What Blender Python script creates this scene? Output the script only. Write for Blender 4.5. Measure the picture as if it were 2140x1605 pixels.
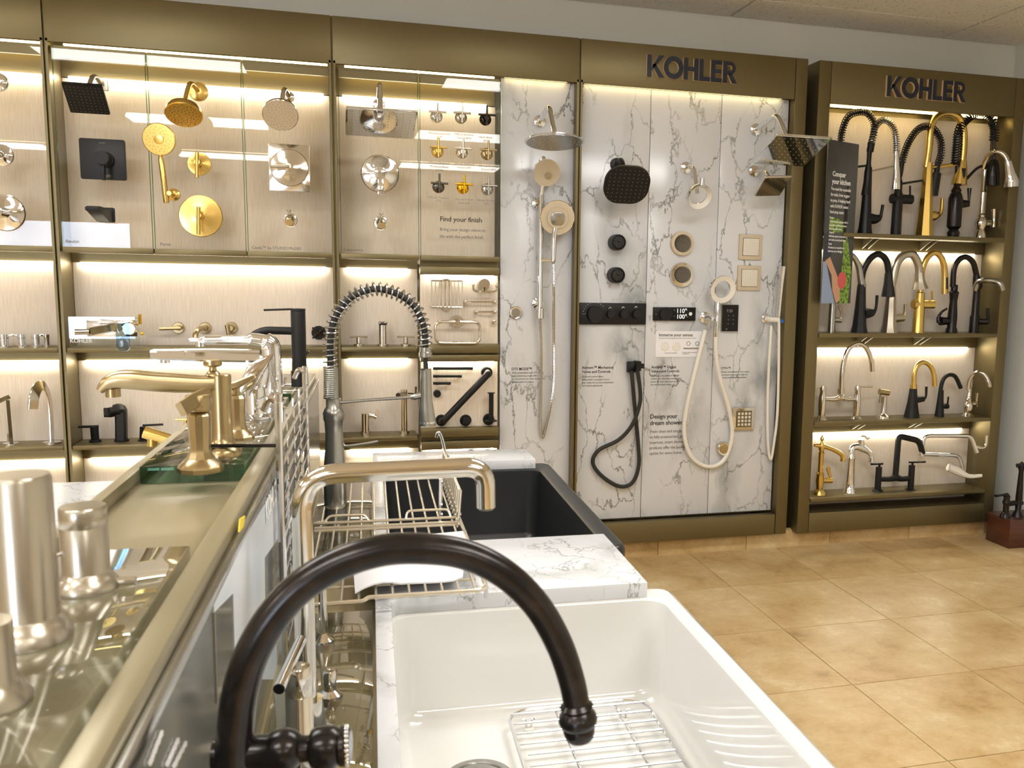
import bpy, bmesh, math, random
from mathutils import Vector, Matrix, Euler
random.seed(7)
S = bpy.context.scene
COL = S.collection
for o in list(bpy.data.objects): bpy.data.objects.remove(o)
PI = math.pi

# ---------------------------------------------------------------- camera
FPX, PPX, PPY = 1886.5367, 1238.1063, 833.8405
CY = 0.029899            # the island stands turned by this much against the wall
HC, YF = 1.35011, 4.02344   # eye height, front plane of the wall fixtures
RC = [Vector(r) for r in [[0.96389729, -0.26566334, 0.01802803], [-0.01789548, -0.13218357, -0.9910637], [0.2656723, 0.95496099, -0.13216556]]]   # image right, image down, forward
cam = bpy.data.cameras.new('camera'); camo = bpy.data.objects.new('camera', cam); COL.objects.link(camo)
cam.sensor_fit = 'HORIZONTAL'; cam.sensor_width = 36.0; cam.lens = FPX/2140*36
cam.shift_x = (1070-PPX)/2140; cam.shift_y = (PPY-802.5)/2140
cam.clip_start = 0.02
_m = Matrix((RC[0], -RC[1], -RC[2])).transposed().to_4x4(); _m.translation = (0, 0, HC)
camo.matrix_world = _m
cam.dof.use_dof = True; cam.dof.focus_distance = 3.2; cam.dof.aperture_fstop = 14
S.camera = camo
# ---------------------------------------------------------------- world, exposure
w = bpy.data.worlds.new('world'); S.world = w; w.use_nodes = True
w.node_tree.nodes['Background'].inputs[0].default_value = (.80, .88, 1, 1)
w.node_tree.nodes['Background'].inputs[1].default_value = 1.0
S.view_settings.view_transform = 'Standard'; S.view_settings.look = 'None'
S.view_settings.gamma = 1; S.view_settings.use_curve_mapping = False
S.view_settings.exposure = 0.3
TROFFER, WINDOW, LED = 14.0, 12.0, 28.0      # strength of the ceiling lamps, the shop window, the shelf strips
S.cycles.max_bounces = 8; S.cycles.diffuse_bounces = 4; S.cycles.glossy_bounces = 5
S.cycles.transparent_max_bounces = 24; S.cycles.transmission_bounces = 6
S.cycles.caustics_reflective = False; S.cycles.caustics_refractive = False
S.cycles.sample_clamp_indirect = 4.0; S.cycles.blur_glossy = 0.5
S.cycles.use_denoising = True

# ---------------------------------------------------------------- measuring: a photo pixel onto a plane of the place
def ray(x, y):
    a, b = (x-PPX)/FPX, (y-PPY)/FPX
    return RC[0]*a + RC[1]*b + RC[2]
CAM = Vector((0, 0, HC))
EX = Vector((math.cos(CY), -math.sin(CY), 0)); EY = Vector((math.sin(CY), math.cos(CY), 0))
def at(x, y, Y):                      # point on a plane parallel to the wall
    d = ray(x, y); return CAM + d*(Y/d.y)
def atz(x, y, z):
    d = ray(x, y); return CAM + d*((z-HC)/d.z)
def IW(xi, yi, z): return EX*xi + EY*yi + Vector((0, 0, z))
def _i(p): return Vector((p.dot(EX), p.dot(EY), p.z))
def iz(x, y, z): return _i(atz(x, y, z))              # island frame, on a level plane
def iy(x, y, yi): d = ray(x, y); return _i(CAM + d*(yi/d.dot(EY)))
def ix(x, y, xi): d = ray(x, y); return _i(CAM + d*(xi/d.dot(EX)))
def bb(x0, y0, x1, y1, Y):            # centre, width, height of a box seen on the plane Y
    c = at((x0+x1)/2, (y0+y1)/2, Y)
    wd = (at(x1, (y0+y1)/2, Y)-at(x0, (y0+y1)/2, Y)).x; ht = (at((x0+x1)/2, y0, Y)-at((x0+x1)/2, y1, Y)).z
    return c, wd, ht

# ---------------------------------------------------------------- materials
def lin(r, g, b):
    f = lambda c: (c/255/12.92) if c/255 <= .04045 else ((c/255+.055)/1.055)**2.4
    return (f(r), f(g), f(b), 1)
M = {}
def mat(name, rgb, rough=.5, metal=0., spec=.5, coat=0., emit=None, es=0., bump=None, vary=None, aniso=None):
    m = bpy.data.materials.new(name); m.use_nodes = True; nt = m.node_tree; p = nt.nodes['Principled BSDF']
    p.inputs['Base Color'].default_value = lin(*rgb); p.inputs['Roughness'].default_value = rough
    p.inputs['Metallic'].default_value = metal; p.inputs['Specular IOR Level'].default_value = spec
    p.inputs['Coat Weight'].default_value = coat; p.inputs['Coat Roughness'].default_value = .05
    if emit: p.inputs['Emission Color'].default_value = lin(*emit); p.inputs['Emission Strength'].default_value = es
    if bump or vary:
        tc = nt.nodes.new('ShaderNodeTexCoord'); mp = nt.nodes.new('ShaderNodeMapping'); nz = nt.nodes.new('ShaderNodeTexNoise')
        sc = (bump or vary)[0]; mp.inputs['Scale'].default_value = sc if isinstance(sc, tuple) else (sc,)*3
        nz.inputs['Scale'].default_value = 1; nz.inputs['Detail'].default_value = 5
        nt.links.new(tc.outputs['Object'], mp.inputs[0]); nt.links.new(mp.outputs[0], nz.inputs['Vector'])
        if bump:
            bn = nt.nodes.new('ShaderNodeBump'); bn.inputs['Strength'].default_value = bump[1]; bn.inputs['Distance'].default_value = bump[2]
            nt.links.new(nz.outputs[0], bn.inputs['Height']); nt.links.new(bn.outputs[0], p.inputs['Normal'])
        if vary:
            cr = nt.nodes.new('ShaderNodeValToRGB'); cr.color_ramp.elements[0].position = vary[3]; cr.color_ramp.elements[1].position = vary[4]
            cr.color_ramp.elements[0].color = lin(*vary[1]); cr.color_ramp.elements[1].color = lin(*vary[2])
            nt.links.new(nz.outputs[0], cr.inputs[0]); nt.links.new(cr.outputs[0], p.inputs['Base Color'])
    M[name] = m; return m
mat('bronze_panel', (118, 107, 76), .42, .75)
mat('linen', (220, 208, 190), .75, bump=((260, 260, 12), .2, .0015), vary=((300, 300, 9), (220, 205, 184), (235, 224, 208), .3, .7))
mat('chrome', (232, 234, 238), .06, 1)
mat('nickel', (218, 213, 203), .09, 1)
mat('brushed_nickel', (186, 180, 166), .28, 1)
mat('brushed_gold', (224, 192, 112), .24, 1)
mat('brushed_bronze', (176, 158, 120), .27, 1)
mat('stainless', (172, 172, 168), .26, 1)
mat('matte_black', (17, 17, 19), .48, .0, .35)
mat('satin_black', (14, 15, 18), .40, .0, .35)
mat('dark_rubber', (34, 34, 33), .6)
mat('oil_bronze', (40, 35, 33), .24, .5, vary=((60, 60, 60), (29, 27, 27), (54, 45, 40), .45, .8))
mat('titanium', (104, 100, 96), .12, 1)
mat('spray_face', (200, 186, 160), .5)

mat('white_plastic', (232, 228, 218), .35)
mat('rubber_grey', (120, 118, 112), .6)
mat('porcelain', (226, 226, 223), .09, 0, .5, .6)
mat('quartz_black', (34, 36, 38), .34, 0, .5)
mat('paper', (236, 236, 240), .8)
mat('wire_white', (226, 218, 200), .22, .7)
mat('chrome_wire', (222, 222, 224), .12, 1)
mat('tray', (146, 137, 110), .30, .3)
mat('island_face', (96, 100, 98), .13, .1, .6)
mat('poster', (206, 222, 236), .22, 0, .5, vary=((3, 3, 3), (188, 208, 226), (228, 236, 244), .35, .65))
mat('deck', (186, 168, 126), .22, .2)
mat('lamp_led', (255, 255, 255), emit=(255, 244, 222), es=LED)
mat('lamp_warm', (255, 236, 190), emit=(255, 224, 150), es=LED*.36)
mat('lamp_dim', (255, 236, 190), emit=(255, 228, 165), es=LED*.13)
mat('lamp_troffer', (255, 255, 255), emit=(255, 253, 250), es=TROFFER)
mat('window_light', (255, 255, 255), emit=(214, 230, 255), es=WINDOW)
mat('wall_paint', (232, 233, 226), .85)
mat('ceiling_tile', (236, 232, 222), .9, bump=(90, .5, .004), vary=((55, 55, 55), (190, 184, 170), (238, 234, 226), .30, .42))
mat('ceiling_grid', (206, 198, 178), .6)
mat('print_black', (26, 27, 30), .5)
mat('print_grey', (92, 92, 94), .6)
mat('print_light', (150, 142, 132), .6)
mat('print_white', (240, 240, 238), .6)
mat('screen_glow', (240, 240, 238), .6, emit=(255, 255, 255), es=.6)
mat('letter_face', (34, 40, 54), .35, .2)
mat('letter_side', (240, 206, 160), .4, .1)
mat('screen', (12, 12, 16), .34, 0, .3)
mat('wood_dark', (74, 36, 22), .35, 0, .5, .3, vary=((3, 3, 40), (60, 28, 17), (92, 48, 30), .3, .7))
mat('brass_fitting', (226, 176, 40), .2, 1)
mat('blue_mark', (30, 110, 200), .4)
mat('sign_dark', (62, 62, 62), .3, vary=((3, 3, 2), (44, 45, 47), (96, 96, 95), .3, .75))
mat('print_green', (96, 150, 44), .6, vary=((60, 60, 60), (44, 84, 26), (160, 196, 84), .35, .65))
mat('print_skin', (206, 160, 130), .6)
mat('print_shirt', (58, 60, 72), .6)
mat('print_apron', (150, 166, 196), .6)
mat('print_red', (214, 96, 96), .6)
mat('yellow_tag', (232, 206, 60), .5)
mat('grout', (196, 180, 140), .9)
mat('cabinet_wood', (88, 72, 52), .5)
def clear_mat(name, tint, fres=1.45, edge=None, rough=0.0, refl=1.0):
    m = bpy.data.materials.new(name); m.use_nodes = True; nt = m.node_tree; nt.nodes.remove(nt.nodes['Principled BSDF'])
    out = nt.nodes['Material Output']; tr = nt.nodes.new('ShaderNodeBsdfTransparent'); gl = nt.nodes.new('ShaderNodeBsdfGlossy')
    mx = nt.nodes.new('ShaderNodeMixShader'); fr = nt.nodes.new('ShaderNodeFresnel'); mu = nt.nodes.new('ShaderNodeMath'); mu.operation = 'MULTIPLY'
    mu.inputs[1].default_value = refl; nt.links.new(fr.outputs[0], mu.inputs[0])
    tr.inputs[0].default_value = lin(*tint); gl.inputs['Roughness'].default_value = rough; fr.inputs[0].default_value = fres
    ge = nt.nodes.new('ShaderNodeNewGeometry'); mi = nt.nodes.new('ShaderNodeMix'); mi.inputs['A'].default_value = fres; mi.inputs['B'].default_value = 1/fres
    nt.links.new(ge.outputs['Backfacing'], mi.inputs['Factor']); nt.links.new(mi.outputs['Result'], fr.inputs[0])      # the pane does not bend the ray, so no inner mirror either
    nt.links.new(mu.outputs[0], mx.inputs[0]); nt.links.new(tr.outputs[0], mx.inputs[1]); nt.links.new(gl.outputs[0], mx.inputs[2])
    nt.links.new(mx.outputs[0], out.inputs[0]); M[name] = m; return m
clear_mat('glass', (255, 255, 254), 1.42)
clear_mat('glass_edge', (176, 206, 186), 1.5)
clear_mat('acrylic', (251, 253, 251), 1.5, refl=1.6)
clear_mat('tint_glass', (200, 216, 230), 1.5)
def marble_mat(name, base, vein, soft, scale=1.0, rough=.16):
    m = bpy.data.materials.new(name); m.use_nodes = True; nt = m.node_tree; p = nt.nodes['Principled BSDF']; N = nt.nodes.new; L = nt.links.new
    p.inputs['Roughness'].default_value = rough
    geo = N('ShaderNodeNewGeometry'); oi = N('ShaderNodeObjectInfo'); ad = N('ShaderNodeVectorMath'); ad.operation = 'ADD'
    sc = N('ShaderNodeVectorMath'); sc.operation = 'SCALE'; sc.inputs['Scale'].default_value = 17.3
    cx = N('ShaderNodeCombineXYZ'); [L(oi.outputs['Random'], cx.inputs[i]) for i in range(3)]; L(cx.outputs[0], sc.inputs[0])
    L(geo.outputs['Position'], ad.inputs[0]); L(sc.outputs[0], ad.inputs[1])
    mp = N('ShaderNodeMapping'); mp.inputs['Rotation'].default_value = (.3, .75, .2); mp.inputs['Scale'].default_value = (scale*1.25, scale, scale*.6); L(ad.outputs[0], mp.inputs[0])
    nz = N('ShaderNodeTexNoise'); nz.inputs['Scale'].default_value = 3.2; nz.inputs['Detail'].default_value = 7; nz.inputs['Roughness'].default_value = .62; L(mp.outputs[0], nz.inputs['Vector'])
    s2 = N('ShaderNodeVectorMath'); s2.operation = 'SCALE'; s2.inputs['Scale'].default_value = .42; L(nz.outputs['Color'], s2.inputs[0])
    a2 = N('ShaderNodeVectorMath'); a2.operation = 'ADD'; L(mp.outputs[0], a2.inputs[0]); L(s2.outputs[0], a2.inputs[1])
    vo = N('ShaderNodeTexVoronoi'); vo.feature = 'DISTANCE_TO_EDGE'; vo.inputs['Scale'].default_value = 4.3; L(a2.outputs[0], vo.inputs['Vector'])
    r1 = N('ShaderNodeMapRange'); r1.inputs['From Min'].default_value = 0; r1.inputs['From Max'].default_value = .026; r1.inputs['To Min'].default_value = 1; r1.inputs['To Max'].default_value = 0; L(vo.outputs['Distance'], r1.inputs['Value'])
    n2 = N('ShaderNodeTexNoise'); n2.inputs['Scale'].default_value = 4.2; n2.inputs['Detail'].default_value = 3; L(mp.outputs[0], n2.inputs['Vector'])
    r2 = N('ShaderNodeMapRange'); r2.inputs['From Min'].default_value = .38; r2.inputs['From Max'].default_value = .58; L(n2.outputs[0], r2.inputs['Value'])
    mu = N('ShaderNodeMath'); mu.operation = 'MULTIPLY'; L(r1.outputs[0], mu.inputs[0]); L(r2.outputs[0], mu.inputs[1])
    v2 = N('ShaderNodeTexVoronoi'); v2.feature = 'DISTANCE_TO_EDGE'; v2.inputs['Scale'].default_value = 1.35; L(a2.outputs[0], v2.inputs['Vector'])
    r3 = N('ShaderNodeMapRange'); r3.inputs['From Max'].default_value = .11; r3.inputs['To Min'].default_value = 1; r3.inputs['To Max'].default_value = 0; L(v2.outputs['Distance'], r3.inputs['Value'])
    n3 = N('ShaderNodeTexNoise'); n3.inputs['Scale'].default_value = 1.9; L(mp.outputs[0], n3.inputs['Vector'])
    r4 = N('ShaderNodeMapRange'); r4.inputs['From Min'].default_value = .47; r4.inputs['From Max'].default_value = .62; L(n3.outputs[0], r4.inputs['Value'])
    m2 = N('ShaderNodeMath'); m2.operation = 'MULTIPLY'; L(r3.outputs[0], m2.inputs[0]); L(r4.outputs[0], m2.inputs[1])
    c1 = N('ShaderNodeMix'); c1.data_type = 'RGBA'; c1.inputs['A'].default_value = lin(*base); c1.inputs['B'].default_value = lin(*soft); L(m2.outputs[0], c1.inputs['Factor'])
    c2 = N('ShaderNodeMix'); c2.data_type = 'RGBA'; c2.inputs['B'].default_value = lin(*vein); L(c1.outputs['Result'], c2.inputs['A']); L(mu.outputs[0], c2.inputs['Factor'])
    L(c2.outputs['Result'], p.inputs['Base Color']); M[name] = m
marble_mat('marble', (213, 215, 219), (112, 114, 110), (154, 159, 162), 1.15)
marble_mat('marble_top', (217, 220, 224), (150, 152, 148), (188, 192, 192), 2.2, .2)
def stone_mat(name, cols, rough):
    m = bpy.data.materials.new(name); m.use_nodes = True; nt = m.node_tree; p = nt.nodes['Principled BSDF']; N = nt.nodes.new; L = nt.links.new
    p.inputs['Roughness'].default_value = rough
    geo = N('ShaderNodeNewGeometry'); oi = N('ShaderNodeObjectInfo'); ad = N('ShaderNodeVectorMath'); ad.operation = 'MULTIPLY_ADD'
    cx = N('ShaderNodeCombineXYZ'); [L(oi.outputs['Random'], cx.inputs[i]) for i in range(3)]
    L(cx.outputs[0], ad.inputs[0]); ad.inputs[1].default_value = (31, 17, 11); L(geo.outputs['Position'], ad.inputs[2])
    nz = N('ShaderNodeTexNoise'); nz.inputs['Scale'].default_value = 3.4; nz.inputs['Detail'].default_value = 12; nz.inputs['Roughness'].default_value = .76; nz.inputs['Distortion'].default_value = .12; L(ad.outputs[0], nz.inputs['Vector'])
    cr = N('ShaderNodeValToRGB'); el = cr.color_ramp.elements
    el[0].position = .28; el[0].color = lin(*cols[0]); el[1].position = .74; el[1].color = lin(*cols[3])
    e = el.new(.44); e.color = lin(*cols[1]); e = el.new(.58); e.color = lin(*cols[2])
    L(nz.outputs[0], cr.inputs[0]); L(cr.outputs[0], p.inputs['Base Color']); M[name] = m
stone_mat('travertine', [(146, 116, 74), (196, 165, 114), (212, 187, 140), (238, 226, 194)], .30)

# ---------------------------------------------------------------- mesh building
class MB:
    def __init__(s): s.v = []; s.f = []; s.mi = []; s.mats = []; s.cur = 0
    def use(s, m):
        if m not in s.mats: s.mats.append(m)
        s.cur = s.mats.index(m); return s
    def add(s, vs, fs):
        k = len(s.v); s.v += [Vector(a) for a in vs]; s.f += [tuple(k+i for i in f) for f in fs]; s.mi += [s.cur]*len(fs); return s
    def box(s, x0, y0, z0, x1, y1, z1):
        v = [(x, y, z) for z in (z0, z1) for y in (y0, y1) for x in (x0, x1)]
        return s.add(v, [(0, 2, 3, 1), (4, 5, 7, 6), (0, 1, 5, 4), (2, 6, 7, 3), (0, 4, 6, 2), (1, 3, 7, 5)])
    def cbox(s, c, d): return s.box(c[0]-d[0]/2, c[1]-d[1]/2, c[2]-d[2]/2, c[0]+d[0]/2, c[1]+d[1]/2, c[2]+d[2]/2)
    def prism(s, poly, h0, h1, o=(0, 0, 0), u=(1, 0, 0), v=(0, 0, 1), taper=1.0):   # polygon in the u,v plane, swept along u x v
        o, u, v = Vector(o), Vector(u), Vector(v); n = u.cross(v).normalized(); k = len(poly)
        a = [o+u*p[0]+v*p[1]+n*h0 for p in poly]; b = [o+u*p[0]*taper+v*p[1]*taper+n*h1 for p in poly]
        return s.add(a+b, [tuple(range(k))[::-1], tuple(range(k, 2*k))]+[(i, (i+1) % k, k+(i+1) % k, k+i) for i in range(k)])
    def bprism(s, poly, h0, h1, b, o=(0, 0, 0), u=(1, 0, 0), v=(0, 0, 1)):          # the same with a small bevel at the far face
        o, u, v = Vector(o), Vector(u), Vector(v); n = u.cross(v).normalized(); k = len(poly)
        cx = sum(p[0] for p in poly)/k; cy = sum(p[1] for p in poly)/k
        ext = max(max(abs(p[0]-cx) for p in poly), 1e-6), max(max(abs(p[1]-cy) for p in poly), 1e-6)
        q = [(cx+(p[0]-cx)*(1-b/ext[0]), cy+(p[1]-cy)*(1-b/ext[1])) for p in poly]
        sg = 1 if h1 > h0 else -1
        rings = [[o+u*p[0]+v*p[1]+n*h0 for p in poly], [o+u*p[0]+v*p[1]+n*(h1-sg*b) for p in poly], [o+u*p[0]+v*p[1]+n*h1 for p in q]]
        fs = [tuple(range(k))[::-1], tuple(range(2*k, 3*k))]
        for r in range(2): fs += [(r*k+i, r*k+(i+1) % k, (r+1)*k+(i+1) % k, (r+1)*k+i) for i in range(k)]
        return s.add(rings[0]+rings[1]+rings[2], fs)
    def lathe(s, prof, o=(0, 0, 0), d=(0, 0, 1), n=24):       # prof: (radius, distance along d)
        o, d = Vector(o), Vector(d).normalized(); a = d.orthogonal().normalized(); b = d.cross(a); vs = []; fs = []; rows = []
        for r, h in prof:
            if r < 1e-6: rows.append([len(vs)]); vs.append(o+d*h)
            else:
                rows.append(list(range(len(vs), len(vs)+n))); vs += [o+d*h+(a*math.cos(2*PI*i/n)+b*math.sin(2*PI*i/n))*r for i in range(n)]
        for r0, r1 in zip(rows, rows[1:]):
            for i in range(n):
                j = (i+1) % n
                if len(r0) == 1 and len(r1) == 1: continue
                if len(r0) == 1: fs.append((r0[0], r1[j], r1[i]))
                elif len(r1) == 1: fs.append((r0[i], r0[j], r1[0]))
                else: fs.append((r0[i], r0[j], r1[j], r1[i]))
        loop = abs(prof[0][0]-prof[-1][0])+abs(prof[0][1]-prof[-1][1]) < 1e-7
        if len(rows[0]) > 1 and not loop: fs.append(tuple(rows[0])[::-1])
        if len(rows[-1]) > 1 and not loop: fs.append(tuple(rows[-1]))
        return s.add(vs, fs)
    def cyl(s, o, d, r, h, n=24, b=.0): 
        return s.lathe([(r, 0), (r, h)] if not b else [(r-b, 0), (r, b), (r, h-b), (r-b, h)], o, d, n)
    def tube(s, path, r, n=12, cap=True, sec=None, close=False):   # r a number or one per point; sec: (w,h) for a rectangular section
        path = [Vector(p) for p in path]; k = len(path); vs = []; fs = []
        rr = r if isinstance(r, (list, tuple)) else [r]*k
        t0 = None; a = None
        for i, p in enumerate(path):
            if close: t = (path[(i+1) % k]-path[i-1]).normalized()
            else: t = (path[min(i+1, k-1)]-path[max(i-1, 0)]).normalized()
            if a is None:
                a = t.cross(Vector((0, 1, 0)))
                if a.length < .2: a = t.cross(Vector((1, 0, 0)))
                a.normalize()
            else:
                a = (a-t*a.dot(t)).normalized()
            b = t.cross(a)
            if sec:
                W, Hh = (sec[min(i, len(sec)-1)] if isinstance(sec[0], (tuple, list)) else sec)
                c = min(W, Hh)*.18
                q = [(W/2-c, Hh/2), (W/2, Hh/2-c), (W/2, -Hh/2+c), (W/2-c, -Hh/2), (-W/2+c, -Hh/2), (-W/2, -Hh/2+c), (-W/2, Hh/2-c), (-W/2+c, Hh/2)]
                n = 8; vs += [p+a*x+b*y for x, y in q]
            else: vs += [p+(a*math.cos(2*PI*j/n)+b*math.sin(2*PI*j/n))*rr[i] for j in range(n)]
        for i in range(k if close else k-1):
            for j in range(n):
                i2 = (i+1) % k; fs.append((i*n+j, i*n+(j+1) % n, i2*n+(j+1) % n, i2*n+j))
        if cap and not close: fs += [tuple(range(n))[::-1], tuple(range((k-1)*n, k*n))]
        return s.add(vs, fs)
    def coil(s, path, R, r, turns, n=6, per=14):                   # a spring wound around a path
        path = curve(path, 10); L = [0]
        for p, q in zip(path, path[1:]): L.append(L[-1]+(q-p).length)
        fr = []; a = None
        for i, p in enumerate(path):
            t = (path[min(i+1, len(path)-1)]-path[max(i-1, 0)]).normalized()
            if a is None: a = t.cross(Vector((0, 1, 0))); a = a.normalized() if a.length > .2 else t.orthogonal().normalized()
            else: a = (a-t*a.dot(t)).normalized()
            fr.append((a.copy(), t.cross(a)))
        out = []; N = int(turns*per); k = 0
        for i in range(N+1):
            x = L[-1]*i/N
            while k < len(L)-2 and L[k+1] < x: k += 1
            f = (x-L[k])/max(L[k+1]-L[k], 1e-9); p = path[k].lerp(path[k+1], f); a, b = fr[k]
            RR = R if not callable(R) else R(i/N)
            th = 2*PI*i/per; out.append(p+(a*math.cos(th)+b*math.sin(th))*RR)
        return s.tube(out, r, n)
    def sphere(s, o, r, n=16, sc=(1, 1, 1)):
        o = Vector(o); m = n//2
        vs = [o+Vector((0, 0, r*sc[2]))]; fs = []
        for i in range(1, m):
            for j in range(n): vs.append(o+Vector((r*sc[0]*math.sin(PI*i/m)*math.cos(2*PI*j/n), r*sc[1]*math.sin(PI*i/m)*math.sin(2*PI*j/n), r*sc[2]*math.cos(PI*i/m))))
        vs.append(o-Vector((0, 0, r*sc[2]))); e = len(vs)-1
        for j in range(n): fs += [(0, 1+j, 1+(j+1) % n), (e, 1+(m-2)*n+(j+1) % n, 1+(m-2)*n+j)]
        for i in range(m-2):
            for j in range(n): fs.append((1+i*n+j, 1+(i+1)*n+j, 1+(i+1)*n+(j+1) % n, 1+i*n+(j+1) % n))
        return s.add(vs, fs)
    def loft(s, rings, cap0=True, cap1=True):
        n = len(rings[0]); vs = [p for r in rings for p in r]; fs = []
        for i in range(len(rings)-1): fs += [(i*n+j, i*n+(j+1) % n, (i+1)*n+(j+1) % n, (i+1)*n+j) for j in range(n)]
        if cap0: fs.append(tuple(range(n))[::-1])
        if cap1: fs.append(tuple(range((len(rings)-1)*n, len(rings)*n)))
        return s.add(vs, fs)
    def mesh(s, name, m=None, ang=35, bevel=0):
        me = bpy.data.meshes.new(name); me.from_pydata(s.v, [], s.f)
        if s.mats:
            for x in s.mats: me.materials.append(M[x])
            me.polygons.foreach_set('material_index', s.mi)
        elif m: me.materials.append(M[m])
        bm = bmesh.new(); bm.from_mesh(me); bmesh.ops.recalc_face_normals(bm, faces=bm.faces)
        if bevel: bmesh.ops.bevel(bm, geom=[e for e in bm.edges if e.is_manifold and e.calc_face_angle(0) > .6], offset=bevel, segments=2, affect='EDGES', profile=.5)
        bm.to_mesh(me); bm.free()
        me.polygons.foreach_set('use_smooth', [True]*len(me.polygons)); me.set_sharp_from_angle(angle=math.radians(ang))
        return me
    def part(s, name, m, parent=None, ang=35, bevel=0, label=None):
        o = bpy.data.objects.new(name, s.mesh(name, m, ang, bevel)); COL.objects.link(o)
        if parent: o.parent = parent
        if label: o['label'] = label
        return o
def curve(pts, n=6):          # Catmull-Rom through the points
    P = [Vector(p) for p in pts]
    if len(P) < 3: return [P[0].lerp(P[-1], i/n) for i in range(n+1)]
    Q = [P[0]*2-P[1]]+P+[P[-1]*2-P[-2]]; out = []
    for i in range(1, len(Q)-2):
        a, b, c, d = Q[i-1], Q[i], Q[i+1], Q[i+2]
        for j in range(n):
            t = j/n; out.append(((b*2)+(c-a)*t+(a*2-b*5+c*4-d)*t*t+(b*3-a-c*3+d)*t*t*t)*.5)
    return out+[P[-1]]
def bend(pts, r, n=6):        # straight runs with rounded corners of radius r
    P = [Vector(p) for p in pts]; out = [P[0]]
    for a, b, c in zip(P, P[1:], P[2:]):
        u = (a-b).normalized(); v = (c-b).normalized(); k = min(r, (a-b).length*.49, (c-b).length*.49)
        for i in range(n+1):
            t = i/n; out.append((b+u*k)*(1-t)**2+b*2*t*(1-t)+(b+v*k)*t*t)
    return out+[P[-1]]
def rrect(w, h, r, n=4, cx=0, cy=0):
    r = min(r, w/2-1e-5, h/2-1e-5); o = []
    for sx, sy, a in ((1, 1, 0), (-1, 1, 90), (-1, -1, 180), (1, -1, 270)):
        for i in range(n+1):
            t = math.radians(a+90*i/n); o.append((cx+sx*(w/2-r)+r*math.cos(t), cy+sy*(h/2-r)+r*math.sin(t)))
    return o
def circ(r, n=24, cx=0, cy=0): return [(cx+r*math.cos(2*PI*i/n), cy+r*math.sin(2*PI*i/n)) for i in range(n)]
def tag(o, label, cat, group=None):
    o['label'] = label; o['category'] = cat
    if group: o['group'] = group
    return o
def thing(name, label, cat, loc=(0, 0, 0), rz=0, group=None):
    o = bpy.data.objects.new(name, None); o.empty_display_size = .03; COL.objects.link(o); o.location = loc; o.rotation_euler = (0, 0, rz)
    return tag(o, label, cat, group)
def ithing(name, label, cat, p, group=None, rz=0): return thing(name, label, cat, IW(*p), -CY+rz, group)   # p in the island frame
def struct(name, mb, m, parent=None, bevel=0):
    o = mb.part(name, m, parent, bevel=bevel)
    if not parent: o['kind'] = 'structure'
    return o
def place(o, loc, rz=0): o.location = loc; o.rotation_euler = (0, 0, rz); return o
_tc = {}
def text(body, size, loc, m, parent, name='lettering', align='LEFT', rot=(PI/2, 0, 0), bold=0., sx=1., ls=1.0, ext=.0004, W=None):
    cu = bpy.data.curves.new(name, 'FONT'); cu.body = body; cu.size = size; cu.align_x = align; cu.offset = bold*size; cu.extrude = ext
    cu.space_line = ls; cu.resolution_u = 2; cu.space_character = .97
    o = bpy.data.objects.new(name, cu); COL.objects.link(o)
    me = bpy.data.meshes.new_from_object(o); bpy.data.objects.remove(o); bpy.data.curves.remove(cu)
    me.materials.clear(); me.materials.append(M[m])
    o = bpy.data.objects.new(name, me); COL.objects.link(o); o.parent = parent; o.location = loc; o.rotation_euler = rot
    if W: xs_ = [v.co.x for v in me.vertices]; sx = W/(max(xs_)-min(xs_))
    o.scale = (sx, 1, 1)
    return o

# ================================================================ the room
XR, XL, YBK, YFR, ZC = 3.55, -4.6, 4.32, -5.0, 2.65
fl = struct('floor', MB().box(XL, YFR, -.06, XR, YBK, -.004), 'grout')
tx, ty = .475, .503
tile_me = None
cols = [1.648+tx*k for k in range(-6, 5)]; rows = [4.072-ty*k for k in range(0, 10)]
for i, x in enumerate(cols):
    for j, y in enumerate(rows):
        x1 = min(x+tx, XR); m2 = MB().prism(rrect(x1-x-.004, ty-.004, .002, 1), -.02, 0, u=(1, 0, 0), v=(0, 1, 0)) if (x1-x < tx-1e-4 or tile_me is None) else None
        if m2: me = m2.mesh('floor_tile', 'travertine'); tile_me = tile_me or me
        o = bpy.data.objects.new('floor_tile', me if m2 else tile_me); COL.objects.link(o); o.parent = fl
        o.location = ((x+x1)/2, y-ty/2, 0)
        if x1-x <= 0.02: bpy.data.objects.remove(o)
bk = struct('floor_far', MB().box(XL, YFR, -.004, 1.648-tx*6, YBK, 0).box(1.648-tx*6, YFR, -.004, XR, 4.072-ty*10, 0).box(1.648-tx*6, 4.074, -.004, XR, YBK, 0), 'travertine')
struct('wall_back', MB().box(XL-.1, YBK, -.06, XR+.1, YBK+.1, ZC+.1), 'wall_paint')
struct('wall_right', MB().box(XR, YFR, -.06, XR+.1, YBK, ZC+.1), 'wall_paint')
mat('shop_wall', (186, 176, 160), .7)
struct('wall_left', MB().box(XL-.1, YFR, -.06, XL, YBK, ZC+.1), 'shop_wall')
WX0, WX1, WZ0, WZ1 = -4.4, -2.6, .45, 1.95      # the shop window that shows as a pale patch in the glass of the end bay
struct('wall_front', MB().box(XL-.1, YFR-.1, -.06, WX0, YFR, ZC+.1).box(WX1, YFR-.1, -.06, XR+.1, YFR, ZC+.1).box(WX0, YFR-.1, -.06, WX1, YFR, WZ0).box(WX0, YFR-.1, WZ1, WX1, YFR, ZC+.1), 'shop_wall')
wn = struct('window_1_offscreen', MB().box(WX0, YFR-.07, WZ0, WX1, YFR-.06, WZ1), 'window_light')
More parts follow.
